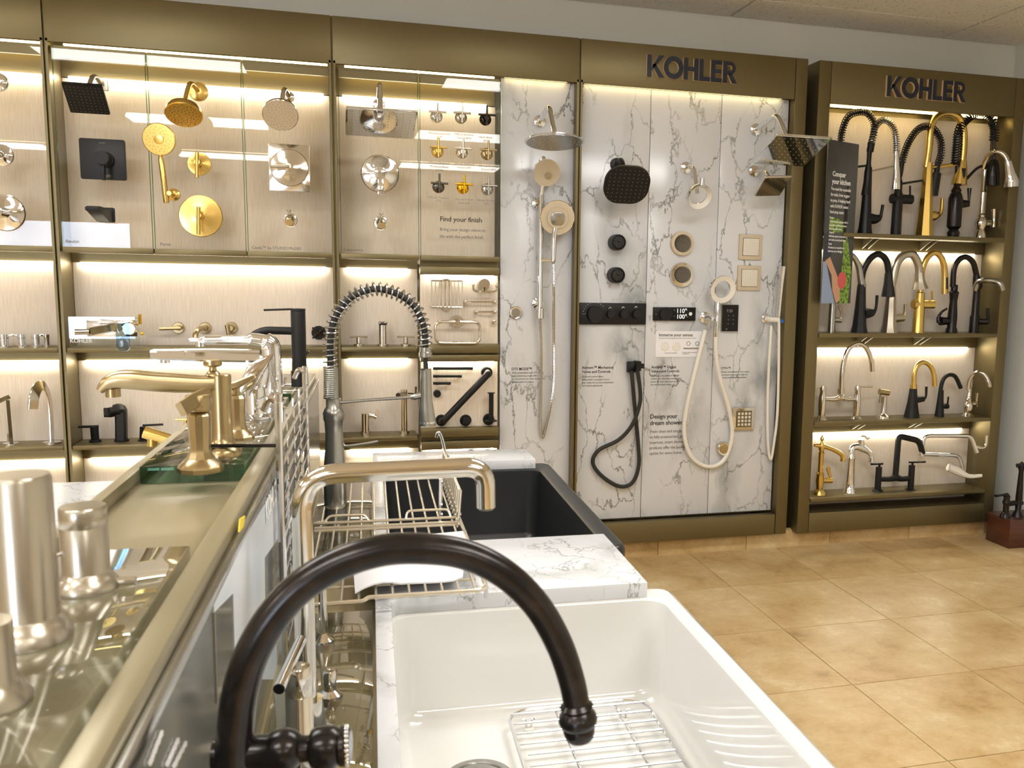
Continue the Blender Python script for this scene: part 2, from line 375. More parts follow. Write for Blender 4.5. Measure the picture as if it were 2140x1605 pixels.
for k in range(3):
    xx = WX0+(WX1-WX0)*k/2; MB().box(xx-.04, YFR-.06, WZ0, xx+.04, YFR-.01, WZ1).part('window_frame', 'bronze_panel', wn)
ce = struct('ceiling', MB().box(XL-.1, YFR-.1, ZC, XR+.1, YBK+.1, ZC+.1), 'ceiling_grid')
xs = [1.868+1.205*k for k in range(-3, 2)]+[XR]; ys = [4.015-.61*k for k in range(0, 8)]
ysp = [(ys[0], YBK)]+[(y-.61, y) for y in ys]
TROF = [(-1, 4), (1, 4), (-3, 4), (-1, 8), (1, 8), (-3, 8)]
cm = {}
for a, b in zip(xs, xs[1:]):
    for c, d in ysp:
        key = (round(b-a, 3), round(d-c, 3))
        if key not in cm: cm[key] = MB().cbox((0, 0, 0), (b-a-.014, d-c-.014, .012)).mesh('ceiling_tile', 'ceiling_tile')
        o = bpy.data.objects.new('ceiling_tile', cm[key]); COL.objects.link(o); o.parent = ce; o.location = ((a+b)/2, (c+d)/2, ZC-.004)
k = 0
for X in (-3.55, -1.145, 1.265):
    for Y in (1.88, -.56, -3.0):
        t = thing('ceiling_light_offscreen', ('recessed ceiling light panel in row %s from the shop window, %s the aisle' % (['third', 'second', 'first'][(1.88, -.56, -3.0).index(Y)], ['left of', 'above', 'right of'][(-3.55, -1.145, 1.265).index(X)])), 'ceiling light', (X, Y, ZC-.012), 0, 'ceiling light panels')
        MB().box(-.6, -.30, -.012, .6, -.28, 0).box(-.6, .28, -.012, .6, .30, 0).box(-.6, -.28, -.012, -.58, .28, 0).box(.58, -.28, -.012, .6, .28, 0).part('frame', 'wall_paint', t)
        MB().box(-.58, -.28, -.006, .58, .28, -.001).part('diffuser_offscreen', 'lamp_troffer', t)

# ================================================================ wall fixtures
YG, YB, YM, YP = YF+.012, YF+.165, YF+.05, YF+.055
ZH0, ZH1 = 2.211, 2.40
BX = [-2.1355, -1.0785, -.0213, 1.0357, 2.0901]
ZS2, ZS3 = 1.037, .640
zr2, zr3, zr4 = at(400, 553, YB).z, at(300, 752, YB).z, at(300, 953, YB).z     # undersides of the back rails
ztop = at(500, 188, YB).z
def strip(name, x0, x1, y, z, parent, m='lamp_led', d=.012, h=.008):
    return MB().box(x0, y-d, z-h, x1, y, z).part(name, m, parent)
bays = []
blabels = ['bronze wall display bay of chrome bath fixtures, farthest from the marble panels', 'bronze wall display bay with black, gold and nickel showers behind glass',
           'bronze wall display bay, half linen shelves and half marble panel', 'tall marble shower wall bay in a bronze frame with raised letter sign']
for i in range(4):
    x0, x1 = BX[i], BX[i+1]
    t = thing('display_bay', blabels[i], 'display', (0, 0, 0), 0, 'bronze wall display bays'); bays.append(t)
    MB().box(x0+.003, YF, ZH0, x1-.003, YF+.02, ZH1).part('header', 'bronze_panel', t, bevel=.002)
    MB().box(x0+.003, YF+.02, ZH0+.012, x1-.003, YBK-.002, ZH0+.022).part('canopy', 'bronze_panel', t)
    xg = x1 if i < 2 else x0+2*(x1-x0)/3 if i == 2 else x0
    if xg > x0: strip('light_strip', x0+.05, xg-.02, YF+.085, ZH0+.012, t, 'lamp_warm', .02, .008)
    if xg < x1: strip('light_strip', max(x0+.03, xg+.02), x1-.05, YF+.04, ZH0+.012, t, 'lamp_dim', .02, .008)
    MB().box(x0-.003, YF+.014, .09, x0+.003, YBK-.01, ZH1).part('joint', 'bronze_panel', t)
    MB().box(x0+.004, YF, .09, x0+.013, YBK-.01, ZH0+.012).part('side_panel', 'bronze_panel', t)
    if i < 3: MB().box(x1-.013, YF, .09, x1-.004, YBK-.01, ZH0+.012).part('side_panel', 'bronze_panel', t)
    MB().box(x0+.004, YF, .085, x1-.004, YF+.04, .19).part('base_rail', 'bronze_panel', t, bevel=.002)
    if i == 3: continue
    xe = x1 if i < 2 else BX[2]+(x1-x0)/3
    MB().box(x0+.014, YB, .12, xe-.014 if i < 2 else xe, YB+.012, ztop).part('backboard', 'linen', t)
    if i == 2: MB().box(xe, YB, 1.40, x0+2*(x1-x0)/3, YB+.012, ztop).part('backboard', 'linen', t)
    xg = x1 if i < 2 else x0+2*(x1-x0)/3
    MB().box(x0+.014, YB-.004, ztop+.004, xg-.004, YB+.012, ZH0+.012).part('back_rail', 'bronze_panel', t)
    strip('light_strip', x0+.04, xg-.04, YB, ztop+.006, t, d=.014, h=.011)
    for z0, z1 in ((zr2, 1.44), (zr3, ZS2-.02), (zr4, ZS3-.02)):
        MB().box(x0+.014, YB-.012, z0, xe-.014 if i < 2 else xe, YB+.001, z1).part('back_rail', 'bronze_panel', t)
        strip('light_strip', x0+.045, xe-.045, YB-.002, z0+.001, t, d=.014, h=.008)
    for zs in (ZS2, ZS3): MB().box(x0+.016, YF+.004, zs-.018, xe-.016, YB-.002, zs).part('shelf', 'bronze_panel', t, bevel=.0015)
    th = (x1-x0)/3
    for k in range(3 if i < 2 else 2):
        a, b = x0+th*k+(.022 if k == 0 else .003), x0+th*(k+1)-(.012 if (k == 2) else .003)
        g = MB().use('glass').box(a, YG-.003, 1.438, b, YG+.003, 2.19).part('glass_panel', 'glass', t)
        MB().box(a, YG-.0032, 1.438, a+.0025, YG+.0032, 2.19).box(b-.0025, YG-.0032, 1.438, b, YG+.0032, 2.19).part('glass_edge', 'glass_edge', g)
        MB().box(a, YF+.002, 1.415, b, YF+.05, 1.438).part('glass_rail', 'bronze_panel', t, bevel=.0015)
        MB().box(a, YG+.02, 2.165, b, YG+.034, 2.205).part('glass_rail', 'bronze_panel', t)
bay0, bay1, bay2, bay3 = bays
# accessory boards at the front of bay 2
xa, xb = BX[2]+1.057/3+.004, BX[2]+2*1.057/3-.002
def zz(y, Y=YF+.03, x=960): return at(x, y, Y).z
for z0, z1 in ((zz(717), zz(560)), (zz(893), zz(752)), (.10, zz(936))):
    MB().box(xa, YP, z0-.02, xb, YP+.012, z1+.02).part('accessory_board', 'linen', bay2)
for y0, y1, led in ((558, 575, 1), (719, 737, 0), (741, 755, 1), (893, 911, 0), (920, 937, 1)):
    MB().box(xa-.004, YF+.01, zz(y1), xb, YP+.001, zz(y0)).part('board_rail', 'bronze_panel', bay2, bevel=.002)
    if led: strip('light_strip', xa+.02, xb-.02, YP, zz(y1)+.002, bay2, d=.014, h=.008)
for za, zb_ in ((zz(741), zz(737)), (zz(920), zz(911)), (zz(558), 1.415)): MB().box(xa, YP-.002, za, xb, YP+.006, zb_).part('board_gap', 'bronze_panel', bay2)
# marble wall panels
def marble_panel(x0, x1, z0, z1, par): return MB().box(x0+.0015, YM, z0, x1-.0015, YM+.014, z1).part('marble_panel', 'marble', par, bevel=.0008)
mp2 = marble_panel(.6905, BX[3]-.005, .195, 2.215, bay2)
th = (BX[4]-BX[3])/3
mps = [marble_panel(BX[3]+.012+(0 if k == 0 else -.012)+th*k, BX[3]+th*(k+1)-(.004 if k == 2 else 0), .2, 2.215, bay3) for k in range(3)]
MB().box(BX[3]+.012, YM+.016, .19, BX[4], YM+.03, 2.2).part('backing', 'bronze_panel', bay3)
MB().box(BX[4], YF, .085, 2.1517, YBK-.01, ZH1).part('post', 'bronze_panel', bay3, bevel=.002)
# toe tiles under the fixtures
bs = struct('baseboard_back', MB().box(BX[0], YF+.062, -.004, 3.39, YF+.075, .092), 'grout')
for k in range(12):
    a = 3.385-.475*(k+1); b = 3.385-.475*k-.003
    MB().box(a, YF+.052, 0, b, YF+.064, .088).part('toe_tile', 'travertine', bs)
# ---------------------------------------------------------------- raised sign letters
def letter_polys(ch):   # stroke polygons in a unit-high cell, drawn like a heavy geometric sans
    s = .235
    if ch == 'K': return [[(0, 0), (s, 0), (s, 1), (0, 1)], [(s, .42), (.60, 1), (.90, 1), (.46, .52), (s, .30)], [(s+.02, .56), (.43, .62), (.93, 0), (.62, 0)]], .86
    if ch == 'H': return [[(0, 0), (s, 0), (s, 1), (0, 1)], [(.56, 0), (.56+s, 0), (.56+s, 1), (.56, 1)], [(s, .40), (.56, .40), (.56, .61), (s, .61)]], .80
    if ch == 'L': return [[(0, 0), (s, 0), (s, 1), (0, 1)], [(s, 0), (.60, 0), (.60, .21), (s, .21)]], .60
    if ch == 'E': return [[(0, 0), (s, 0), (s, 1), (0, 1)], [(s, 0), (.60, 0), (.60, .20), (s, .20)], [(s, .80), (.60, .80), (.60, 1), (s, 1)], [(s, .40), (.57, .40), (.57, .60), (s, .60)]], .62
    if ch == 'R':
        o = [(s, 1)]+[(.40+.30*math.cos(a), .70+.30*math.sin(a)) for a in [PI/2-PI*i/10 for i in range(11)]]+[(s, .40)]
        i = [(s, .58)]+[(.39+.12*math.cos(a), .70+.12*math.sin(a)) for a in [-PI/2+PI*k/10 for k in range(11)]]+[(s, .82)]
        return [[(0, 0), (s, 0), (s, 1), (0, 1)], ('ring', o, i), [(.27, .42), (.50, .44), (.80, 0), (.52, 0)]], .78
    if ch == 'O': return [('loop', [(.5+.52*math.cos(2*PI*i/28), .5+.52*math.sin(2*PI*i/28)) for i in range(28)], [(.5+.28*math.cos(2*PI*i/28), .5+.28*math.sin(2*PI*i/28)) for i in range(28)])], 1.0
def sign_letters(par, X0, X1, Z0, Z1, depth):
    ws = [letter_polys(c)[1] for c in 'KOHLER']; gap = .035; tot = sum(ws)+gap*5; k = (X1-X0)/tot; x = X0; h = Z1-Z0
    for c, w_ in zip('KOHLER', ws):
        mb = MB(); mb.use('letter_side'); mb.use('letter_face')
        for pl in letter_polys(c)[0]:
            if pl[0] in ('ring', 'loop'):
                o = pl[1]; i = pl[2]
                if pl[0] == 'ring': i = i[::-1]
                n = len(o); pts = [(p[0]*k, -depth, p[1]*h) for p in o]+[(p[0]*k, -depth, p[1]*h) for p in i]; bk_ = [(a, 0, c_) for a, b_, c_ in pts]
                rng = n if pl[0] == 'loop' else n-1
                mb.use('letter_face').add(pts+bk_, [(j, (j+1) % n, n+(j+1) % n, n+j) for j in range(rng)])
                mb.use('letter_side').add(pts+bk_, [(j, (j+1) % n, 2*n+(j+1) % n, 2*n+j) for j in range(rng)]+[(n+j, n+(j+1) % n, 3*n+(j+1) % n, 3*n+j) for j in range(rng)])
            else:
                n = len(pl); f = [(p[0]*k, -depth, p[1]*h) for p in pl]; b_ = [(p[0]*k, 0, p[1]*h) for p in pl]
                mb.use('letter_face').add(f, [tuple(range(n))]); mb.use('letter_side').add(f+b_, [(j, (j+1) % n, n+(j+1) % n, n+j) for j in range(n)])
        o = mb.part('letter', None, par, ang=20); o.location = (x, YF+.001, Z0); x += (w_+gap)*k
def sign_box(x0, y0, x1, y1):
    a, b = at(x0, y0, YF), at(x1, y1, YF); return a.x, b.x
d_ = .017
sign_letters(bay3, at(1352, 160, YF-d_).x, at(1540, 172, YF-d_).x, at(1352, 160, YF-d_).z, at(1352, 113, YF-d_).z, d_)

# ================================================================ things mounted on the wall panels
OUT = (0, -1, 0)
def ppm(x, y, Y): return (at(x+50, y, Y)-at(x-50, y, Y)).x/100      # metres per photo pixel on a plane
def outdist(c, px, py):                                               # how far a point seen there stands out in front of its mount
    d = ray(px, py); t = c.x/d.x; return c.y-t*d.y
def dvec(tilt, yaw=0):   # facing of a spray face: straight down turned towards the room by tilt
    a, b = math.radians(tilt), math.radians(yaw); return Vector((math.sin(a)*math.sin(b), -math.sin(a)*math.cos(b), -math.cos(a)))
def flange(t, r, m, th=.012, name='flange'):
    return MB().lathe([(r, 0), (r, .003), (r*.93, th*.6), (r*.45, th), (0, th)], (0, 0, 0), OUT, 28).part(name, m, t)
def frame_of(d):
    d = d.normalized(); u = Vector((1, 0, 0)); u = (u-d*u.dot(d)).normalized(); v = d.cross(u); return u, v
def nozzles(t, o, d, pts, r, m, par=None):
    u, v = frame_of(d); mb = MB()
    for a, b in pts: mb.lathe([(r, 0), (r*.7, r*.9), (0, r*.9)], Vector(o)+u*a+v*b, d, 6)
    p = mb.part('nozzles', m, par or t); p['kind'] = 'stuff'; return p
def sunflower(n, R, k0=3): return [(R*math.sqrt((i+.5)/n)*math.cos(i*2.39996), R*math.sqrt((i+.5)/n)*math.sin(i*2.39996)) for i in range(k0, n)]
def shower_head(name, label, fpx, fr, hpx, hr, m, fm, tilt, Y, shape='round', th=.02, group=None, lift=.03, yaw=0, D=None, hy=None, armr=.0095, noz=40, armm=None, fsq=False, nm='rubber_grey', spin=0):
    c = at(*fpx, Y); t = thing(name, label, 'shower head', c, 0, group); s = ppm(*fpx, Y); armm = armm or m
    if fsq: MB().bprism(rrect(fr*2*s, fr*2*s, .004), .0, .01, .002, u=(1, 0, 0), v=(0, 0, 1)).part('flange', armm, t)
    else: flange(t, fr*s, armm)
    D = D or outdist(c, *hpx); hc = at(*hpx, Y-D)-c; hc.x = hc.x if abs(hc.x) < .08 or D else 0
    d = dvec(tilt, yaw); back = hc-d*(th+.03)
    MB().tube(bend([(0, 0, 0), (back.x*.55, back.y*.62, max(back.z, 0)+lift), back], .045, 8), armr, 14).part('arm', armm, t)
    MB().lathe([(.012, -.004), (.014, .006), (.013, .014), (.017, .022), (.02, .03+th*.4)], back, d, 18).part('swivel', armm, t)
    s2 = (at(hpx[0]+50, hpx[1], Y-D)-at(hpx[0]-50, hpx[1], Y-D)).x/100; R = hr*s2 if not isinstance(hr, tuple) else None
    u, v = frame_of(d)
    if spin: a = math.radians(spin); u, v = u*math.cos(a)+v*math.sin(a), v*math.cos(a)-u*math.sin(a)
    if shape == 'round':
        MB().lathe([(.0, -th), (R*.45, -th*1.05), (R*.92, -th*.7), (R, -th*.35), (R, 0), (R*.96, .002)], hc, d, 40).part('shell', m, t)
        f = MB().lathe([(R*.94, .0), (R*.94, .004), (0, .0045)], hc, d, 40).part('spray_face', fm, t)
        nozzles(t, hc+d*.0042, d, sunflower(noz, R*.85), .0016, nm, f)
    else:
        w_, h_ = (hr[0]*s2, hr[1]*s2) if isinstance(hr, tuple) else (2*R, 2*R)
        rr = .004 if shape == 'square' else min(w_, h_)*.42
        MB().bprism(rrect(w_, h_, rr, 8), th, 0, .0015, hc-d*th, u, v).part('shell', m, t) if False else MB().prism(rrect(w_, h_, rr, 8), -th, 0, hc, u, v).part('shell', m, t, bevel=.0015)
        f = MB().prism(rrect(w_*.95, h_*.95, rr*.95, 8), -.002, .0025, hc, u, v).part('spray_face', fm, t)
        nx = 9; pts = [((i/(nx-1)-.5)*w_*.82, (j/(nx-1)-.5)*h_*.82) for i in range(nx) for j in range(nx)]
        if shape != 'square': pts = [p for p in pts if (p[0]/(w_*.45))**4+(p[1]/(h_*.45))**4 < 1]
        nozzles(t, hc+d*.0022, d, [p for p in pts], .0017, nm, f)
    return t
# -- bay beside the marble: matte black set
shower_head('square_shower_head', 'matte black square shower head above black square valve plate', (215, 179), 12, (180, 208), (84, 84), 'matte_black', 'matte_black', 40, YG, 'square', .012, 'shower heads behind the shelves of glass', D=.16, fsq=True, armm='brushed_nickel', noz=20, nm='print_grey')
c, w_, h_ = bb(168, 291, 264, 376, YG)
t = thing('valve_trim', 'matte black square valve plate with round knob and OFF mark', 'valve trim', c, 0, 'shower valve trims')
MB().prism(rrect(w_, h_, .008), 0, .009).part('plate', 'satin_black', t, bevel=.0015)
MB().lathe([(.030, 0), (.030, .02), (.026, .022), (.026, .075), (.025, .078), (0, .078)], (.012, -.009, -.002), OUT, 30).part('knob', 'matte_black', t)
MB().box(.006, -.075, -.085, .018, -.05, -.02).part('lever', 'matte_black', t, bevel=.002)
text('OFF', .016, (.012, -.0095, -h_/2+.008), 'print_light', t, align='CENTER'); text('KOHLER', .006, (0, -.0095, h_/2-.018), 'print_light', t, align='CENTER')
c, w_, h_ = bb(206, 434, 241, 465, YG)
t = thing('tub_spout', 'matte black angular tub spout on square plate', 'tub spout', c, 0, 'tub spouts on the glass')
MB().prism(rrect(w_, h_, .006), 0, .01).part('plate', 'matte_black', t, bevel=.0015)
MB().prism([(0, -.025), (-.06, -.03), (-.20, .002), (-.22, .004), (-.22, .016), (-.19, .022), (-.05, .020), (0, .02)], -.023, .023, (0, -.008, 0), (0, 1, 0), (0, 0, 1)).part('spout', 'matte_black', t, bevel=.002)
# -- gold set
shower_head('round_shower_head', 'brushed gold drum shower head above the gold hand shower', (415, 192), 21, (384, 240), 40, 'brushed_gold', 'brushed_gold', 34, YG, 'round', .036, 'shower heads behind the shelves of glass', D=.15, noz=60, nm='oil_bronze')
def hand_shower(name, label, cat, hpx, hr, h0, h1, m, fm, Y, D, bpx, br, tilt=78, yaw=0, th=.016, hw=.011, ring=None, group=None, noz=50, nm='rubber_grey'):
    c = at(*bpx, Y); t = thing(name, label, cat, c, 0, group); s = ppm(*bpx, Y)
    flange(t, br*s, m, .016); hc = at(*hpx, Y-D)-c; bk_ = .016 if ring is None else 0; a = at(*h0, Y-D+bk_)-c; b = at(*h1, Y-D+bk_)-c; d = dvec(tilt, yaw)
    MB().cyl((0, 0, 0), (b*.5+a*.5).normalized() if False else Vector((b.x*.3, -D+.01, 0)), .009, D, 14).part('holder', m, t)
    MB().tube([a, a.lerp(b, .06), a.lerp(b, .5), a.lerp(b, .97), b], [hw*.7, hw, hw, hw*1.05, hw*.9], 16).part('handle', m, t)
    s2 = (at(hpx[0]+50, hpx[1], Y-D)-at(hpx[0]-50, hpx[1], Y-D)).x/100; R = hr*s2
    if ring is None:
        MB().lathe([(0, -th), (R*.6, -th), (R*.95, -th*.7), (R, -th*.4), (R, 0), (R*.96, .002)], hc, d, 36).tube([a, hc-d*(th+.004)], hw*.7, 12).part('head', m, t)
        f = MB().lathe([(R*.94, 0), (R*.94, .003), (0, .0035)], hc, d, 36).part('spray_face', fm, t)
        MB().lathe([(R*.30, 0), (R*.30, .006), (R*.22, .007), (0, .006)], hc, d, 20).part('centre_button', m, f)
        if noz: nozzles(t, hc+d*.003, d, sunflower(noz, R*.85, 8), .0015, nm, f)
    else:
        MB().lathe([(R, -th), (R, 0), (R*.97, .004), (R*ring, -.002), (R*ring*.95, -th), (R*.9, -th*1.15), (R, -th)], hc, d, 40).part('ring', m, t)
        MB().lathe([(R*.97, .0035), (R*.99, .006), (R*ring*1.02, .001), (R*ring, -.001), (R*.97, .0035)], hc, d, 40).part('spray_face', fm, t)
    return t, c, hc, a, b
hand_shower('hand_shower', 'brushed gold hand shower leaning on its round wall bracket', 'hand shower', (332, 291), 36, (336, 326), (348, 424), 'brushed_gold', 'brushed_gold', YG, .075, (364, 407), 14, 80, -8, nm='oil_bronze')
def bar_trim(label, px, r, bx, by0, by1, m, Y, sq=None, horiz=False, group='shower valve trims', name='valve_trim'):
    c = at(*px, Y); s = ppm(*px, Y); t = thing(name, label, 'valve trim', c, 0, group); R = r*s
    if sq: MB().prism(rrect(sq*2*s, sq*2.35*s, .003), 0, .004).part('plate', m, t, bevel=.001)
    MB().lathe([(R, 0), (R, .006), (R*.97, .009), (R*.55, .012), (R*.30, .017), (0, .017)], (0, 0, 0), OUT, 48).part('escutcheon', m, t)
    MB().lathe([(.016, 0), (.016, .03), (.011, .034), (.011, .06), (0, .06)], (0, -.014, 0), OUT, 22).part('stem', m, t)
    D = .07
    a = at(*((bx, by0) if not horiz else (by0, bx)), Y-D)-c; b = at(*((bx, by1) if not horiz else (by1, bx)), Y-D)-c
    mid = a.lerp(b, .5) if not horiz else b; dx = (0-mid.x) if not horiz else 0
    a = a+Vector((dx, 0, 0)); b = b+Vector((dx, 0, 0))
    MB().tube([a, b], .0075, 16).part('bar_handle', m, t); return t
bar_trim('brushed gold round transfer valve trim with vertical bar handle, the smaller one', (417, 343), 25, 407, 318, 371, 'brushed_gold', YG)
bar_trim('large brushed gold round valve trim with vertical bar handle and rim dots', (420, 452), 46, 409, 432, 490, 'brushed_gold', YG)
# -- polished nickel set
shower_head('round_shower_head', 'polished nickel bell shower head above nickel square valve plate', (604, 203), 12, (586, 241), 38, 'nickel', 'spray_face', 52, YG, 'round', .03, 'shower heads behind the shelves of glass', D=.15, noz=60)
bar_trim('polished nickel square valve plate with round dial and sideways bar handle', (605, 351), 40, 349, 566, 605, 'nickel', YG, sq=43, horiz=True)
def tub_spout(label, px, r, m, Y, ln=.13, group='tub spouts on the glass', drop=.0):
    c = at(*px, Y); s = ppm(*px, Y); t = thing('tub_spout', label, 'tub spout', c, 0, group); R = r*s
    flange(t, R, m, .01)
    MB().tube([(0, -.004, 0), (0, -ln*.5, 0), (0, -ln*.85, -.004), (0, -ln, -.016)], [R*.78, R*.74, R*.7, R*.6], 22).part('spout', m, t)
    MB().lathe([(.004, 0), (.004, .012), (.008, .014), (.008, .02), (0, .021)], (0, -ln*.8, R*.6), (0, 0, 1), 12).part('diverter', m, t); return t
tub_spout('polished nickel round tub spout with diverter, under nickel plate', (607, 460), 15, 'nickel', YG, .10)
# -- chrome pieces in the bay at the edge
def round_valve(label, px, r, m, Y, ln=.07, lever=None, name='valve_trim', group='shower valve trims'):
    c = at(*px, Y); s = ppm(*px, Y); t = thing(name, label, 'valve trim', c, 0, group); R = r*s
    MB().lathe([(R, 0), (R, .004), (R*.95, .009), (R*.5, .014), (R*.34, .02), (0, .02)], (0, 0, 0), OUT, 48).part('escutcheon', m, t)
    MB().lathe([(R*.30, 0), (R*.33, ln*.6), (R*.28, ln), (0, ln+.004)], (0, -.015, 0), OUT, 26).part('knob', m, t)
    if lever: MB().prism([(-.011, 0), (.011, 0), (.013, -lever), (-.013, -lever)], -.006, .006, (0, -.02-ln*.8, .006), (1, 0, 0), (0, .12, .99)).part('lever', m, t, bevel=.002)
    return t
round_valve('small chrome round valve trim in the bay at the wall end', (4, 325), 26, 'chrome', YG)
round_valve('large chrome round valve trim with drum handle in the bay at the wall end', (12, 445), 43, 'chrome', YG, .085)
c = at(-4, 172, YG); t = thing('shower_outlet', 'chrome bent shower outlet at the wall end near the light strip', 'shower head', c); flange(t, .036, 'chrome', .02); MB().tube(bend([(0, 0, 0), (-.02, -.08, .02), (-.05, -.16, -.06)], .03), .010, 14).part('arm', 'chrome', t)
# -- bay 2 glass
shower_head('square_rain_head', 'mirror chrome square rain head over round chrome valve', (792, 219), 13, (796, 259), (146, 146), 'chrome', 'chrome', 14, YG, 'square', .006, 'shower heads behind the shelves of glass', D=.20, lift=.075, noz=30, armr=.011)
round_valve('chrome round valve trim with flat hanging lever', (794, 363), 40, 'chrome', YG, .045, lever=.10)
tub_spout('short chrome tub spout with square diverter below chrome valve', (796, 466), 15, 'chrome', YG, .08)
FIN = [('chrome', 'polished chrome'), ('brushed_nickel', 'brushed nickel'), ('titanium', 'dark polished'), ('brushed_gold', 'brushed brass gold'), ('nickel', 'polished nickel'), ('brushed_bronze', 'brushed bronze'), ('titanium', 'polished titanium grey'), ('brass_fitting', 'polished french gold'), ('stainless', 'brushed stainless')]
CAP = ['Polished Chrome\n(CP)', 'Vibrant Brushed\nNickel (BN)', 'Matte Black\n(BL)', 'Vibrant Brushed\nModerne Brass\n(2MB)', 'Vibrant Polished\nNickel (SN)', 'Vibrant Brushed\nBronze (BV)', 'Vibrant Titanium\n(TT)', 'Vibrant French\nGold (AF)', 'Vibrant Stainless\n(VS)']
POS = [(912, 244), (963, 246), (1014, 250), (914, 317), (965, 319), (1017, 322), (916, 391), (967, 393), (1018, 396)]
PLACE = ['in the top row', 'in the middle row', 'in the bottom row']
mat('black_nickel', (58, 52, 48), .12, 1)
for k, ((m, nm), px) in enumerate(zip(FIN, POS)):
    if k == 2: m = 'black_nickel'
    c = at(*px, YG); t = thing('sample_tap', '%s sample cross handle %s above the find your finish text' % (nm, PLACE[k//3]), 'tap', c, 0, 'finish sample cross handles')
    MB().lathe([(.026, 0), (.026, .005), (.021, .011), (.011, .014), (.010, .045), (0, .045)], (0, 0, 0), OUT, 26).part('flange', m, t)
    MB().tube([(-.037, -.05, .012), (.037, -.05, .012)], .0046, 12).part('cross_bar', m, t)
    MB().tube([(0, -.05, -.028), (0, -.05, .052)], .0046, 12).part('cross_bar', m, t)
g2 = [o for o in bay2.children if o.name.startswith('glass_panel')][1]; g1 = [o for o in bay1.children if o.name.startswith('glass_panel')]
def gtext(body, px, size, m, par, align='LEFT', bold=0, ls=1.0, wpx=None, Y=None):
    p = at(*px, (Y or YG-.0035)); return text(body, size, (p.x, p.y, p.z), m, par, align=align, bold=bold, ls=ls, W=wpx*ppm(*px, YG) if wpx else None)
for px, b in zip([(919, 281), (970, 283), (1015, 289), (918, 343), (970, 345), (1021, 349), (917, 415), (970, 419), (1017, 421)], CAP): gtext(b, px, .0135, 'print_light', g2, 'CENTER', ls=1.1)
gtext('Find your finish', (919, 462), .029, 'print_black', g2, bold=.012, wpx=88)
gtext('Bring your design vision to\nlife with the perfect finish.', (919, 482), .0195, 'print_grey', g2, ls=1.55, wpx=96)
gtext('Components.', (718, 524), .016, 'print_grey', [o for o in bay2.children if o.name.startswith('glass_panel')][0])
gtext('Parallel.', (137, 507), .017, 'print_grey', g1[0]); gtext('Purist.', (335, 513), .017, 'print_grey', g1[1]); gtext('Castia\u2122 by STUDIO McGEE', (526, 520), .017, 'print_grey', g1[2])
# -- marble panel of bay 2
shower_head('round_rain_head', 'chrome round rain head on a long arm over the slide bar', (1128, 254), 13, (1159, 297), 61, 'chrome', 'stainless', 8, YM, 'round', .012, 'shower heads on the marble', lift=.04, noz=70, armr=.011, nm='chrome')
def slide_bar():
    c = at(1125, 530, YM); t = thing('shower_slide_bar', 'chrome slide bar with two round hand showers and metal hose on marble', 'shower bar', c)
    L = lambda x, y, D: at(x, y, YM-D)-c
    for y in (425, 634):
        f = MB().lathe([(.030, 0), (.030, .006), (.026, .012), (.014, .016), (.012, .055), (0, .055)], at(1123, y, YM)-c, OUT, 28).part('bracket', 'chrome', t)
    x_ = L(1130, 500, .05).x
    MB().tube([(x_, -.05, L(1130, 333, .05).z), (x_, -.05, L(1130, 668, .05).z)], .0115, 18).part('bar', 'chrome', t)
    MB().lathe([(.014, 0), (.018, .004), (.018, .05), (.014, .054)], (x_, -.05, L(1130, 655, .05).z-.027), (0, 0, 1), 18).part('clamp', 'chrome', t)
    h = L(1143, 361, .09); d = dvec(70, 4); R = .060
    MB().lathe([(0, -.02), (R*.7, -.018), (R, -.006), (R, 0)], h, d, 36).part('hand_shower_head', 'chrome', t)
    f = MB().lathe([(R*.97, 0), (R*.97, .003), (0, .004)], h, d, 36).part('spray_face', 'spray_face', t)
    MB().lathe([(.014, 0), (.014, .006), (0, .007)], h+Vector((.006, 0, -.012)), d, 18).part('spray_button', 'stainless', f)
    MB().tube([h-d*.012+Vector((0, 0, .03)), h-d*.03+Vector((-.01, 0, .06))], [.009, .009], 12).tube(curve([h-d*.014, (x_+.003, -.06, h.z-.05), (x_, -.05, h.z-.10)], 5), .010, 14).part('hand_shower_handle', 'chrome', t)
    h = L(1165, 455, .10); d = dvec(78, -6); R = .077
    MB().lathe([(0, -.028), (R*.6, -.026), (R*.96, -.012), (R, -.004), (R, 0), (R*.97, .003)], h, d, 40).part('hand_shower_head', 'chrome', t)
    f = MB().lathe([(R*.95, 0), (R*.94, .004), (R*.62, .005), (R*.60, .012), (0, .012)], h, d, 40).part('spray_face', 'spray_face', t)
    u, v = frame_of(d); MB().prism(rrect(R*.78, R*.74, R*.26, 6), .010, .018, h+d*0-v*.002, u, v).part('spray_button', 'stainless', f, bevel=.002)
    b0, b1 = L(1158, 490, .085), L(1156, 546, .085)
    MB().tube([h-d*.014, b0, b0.lerp(b1, .5), b1], [.012, .014, .0125, .010], 16).part('hand_shower_handle', 'chrome', t)
    MB().cyl(Vector((x_, -.05, b1.z+.004)), Vector((b1.x-x_, -.035, 0)), .009, (Vector((b1.x-x_, -.035, 0))).length+.008, 14).part('holder', 'chrome', t)
    pts = [L(1156, 546, .085), L(1157, 600, .08), L(1157, 700, .06), L(1157, 790, .04), L(1150, 850, .03), L(1140, 895, .022), L(1134, 914, .02), L(1130, 890, .022), L(1131, 800, .03), L(1131, 720, .045), L(1129, 680, .05), (x_, -.05, L(1130, 664, .05).z)]
    MB().tube(curve(pts, 8), .0062, 10).part('hose', 'stainless', t)
    MB().coil(pts, .0064, .0012, 200, 4, 6).part('hose_winding', 'chrome', t)
slide_bar()
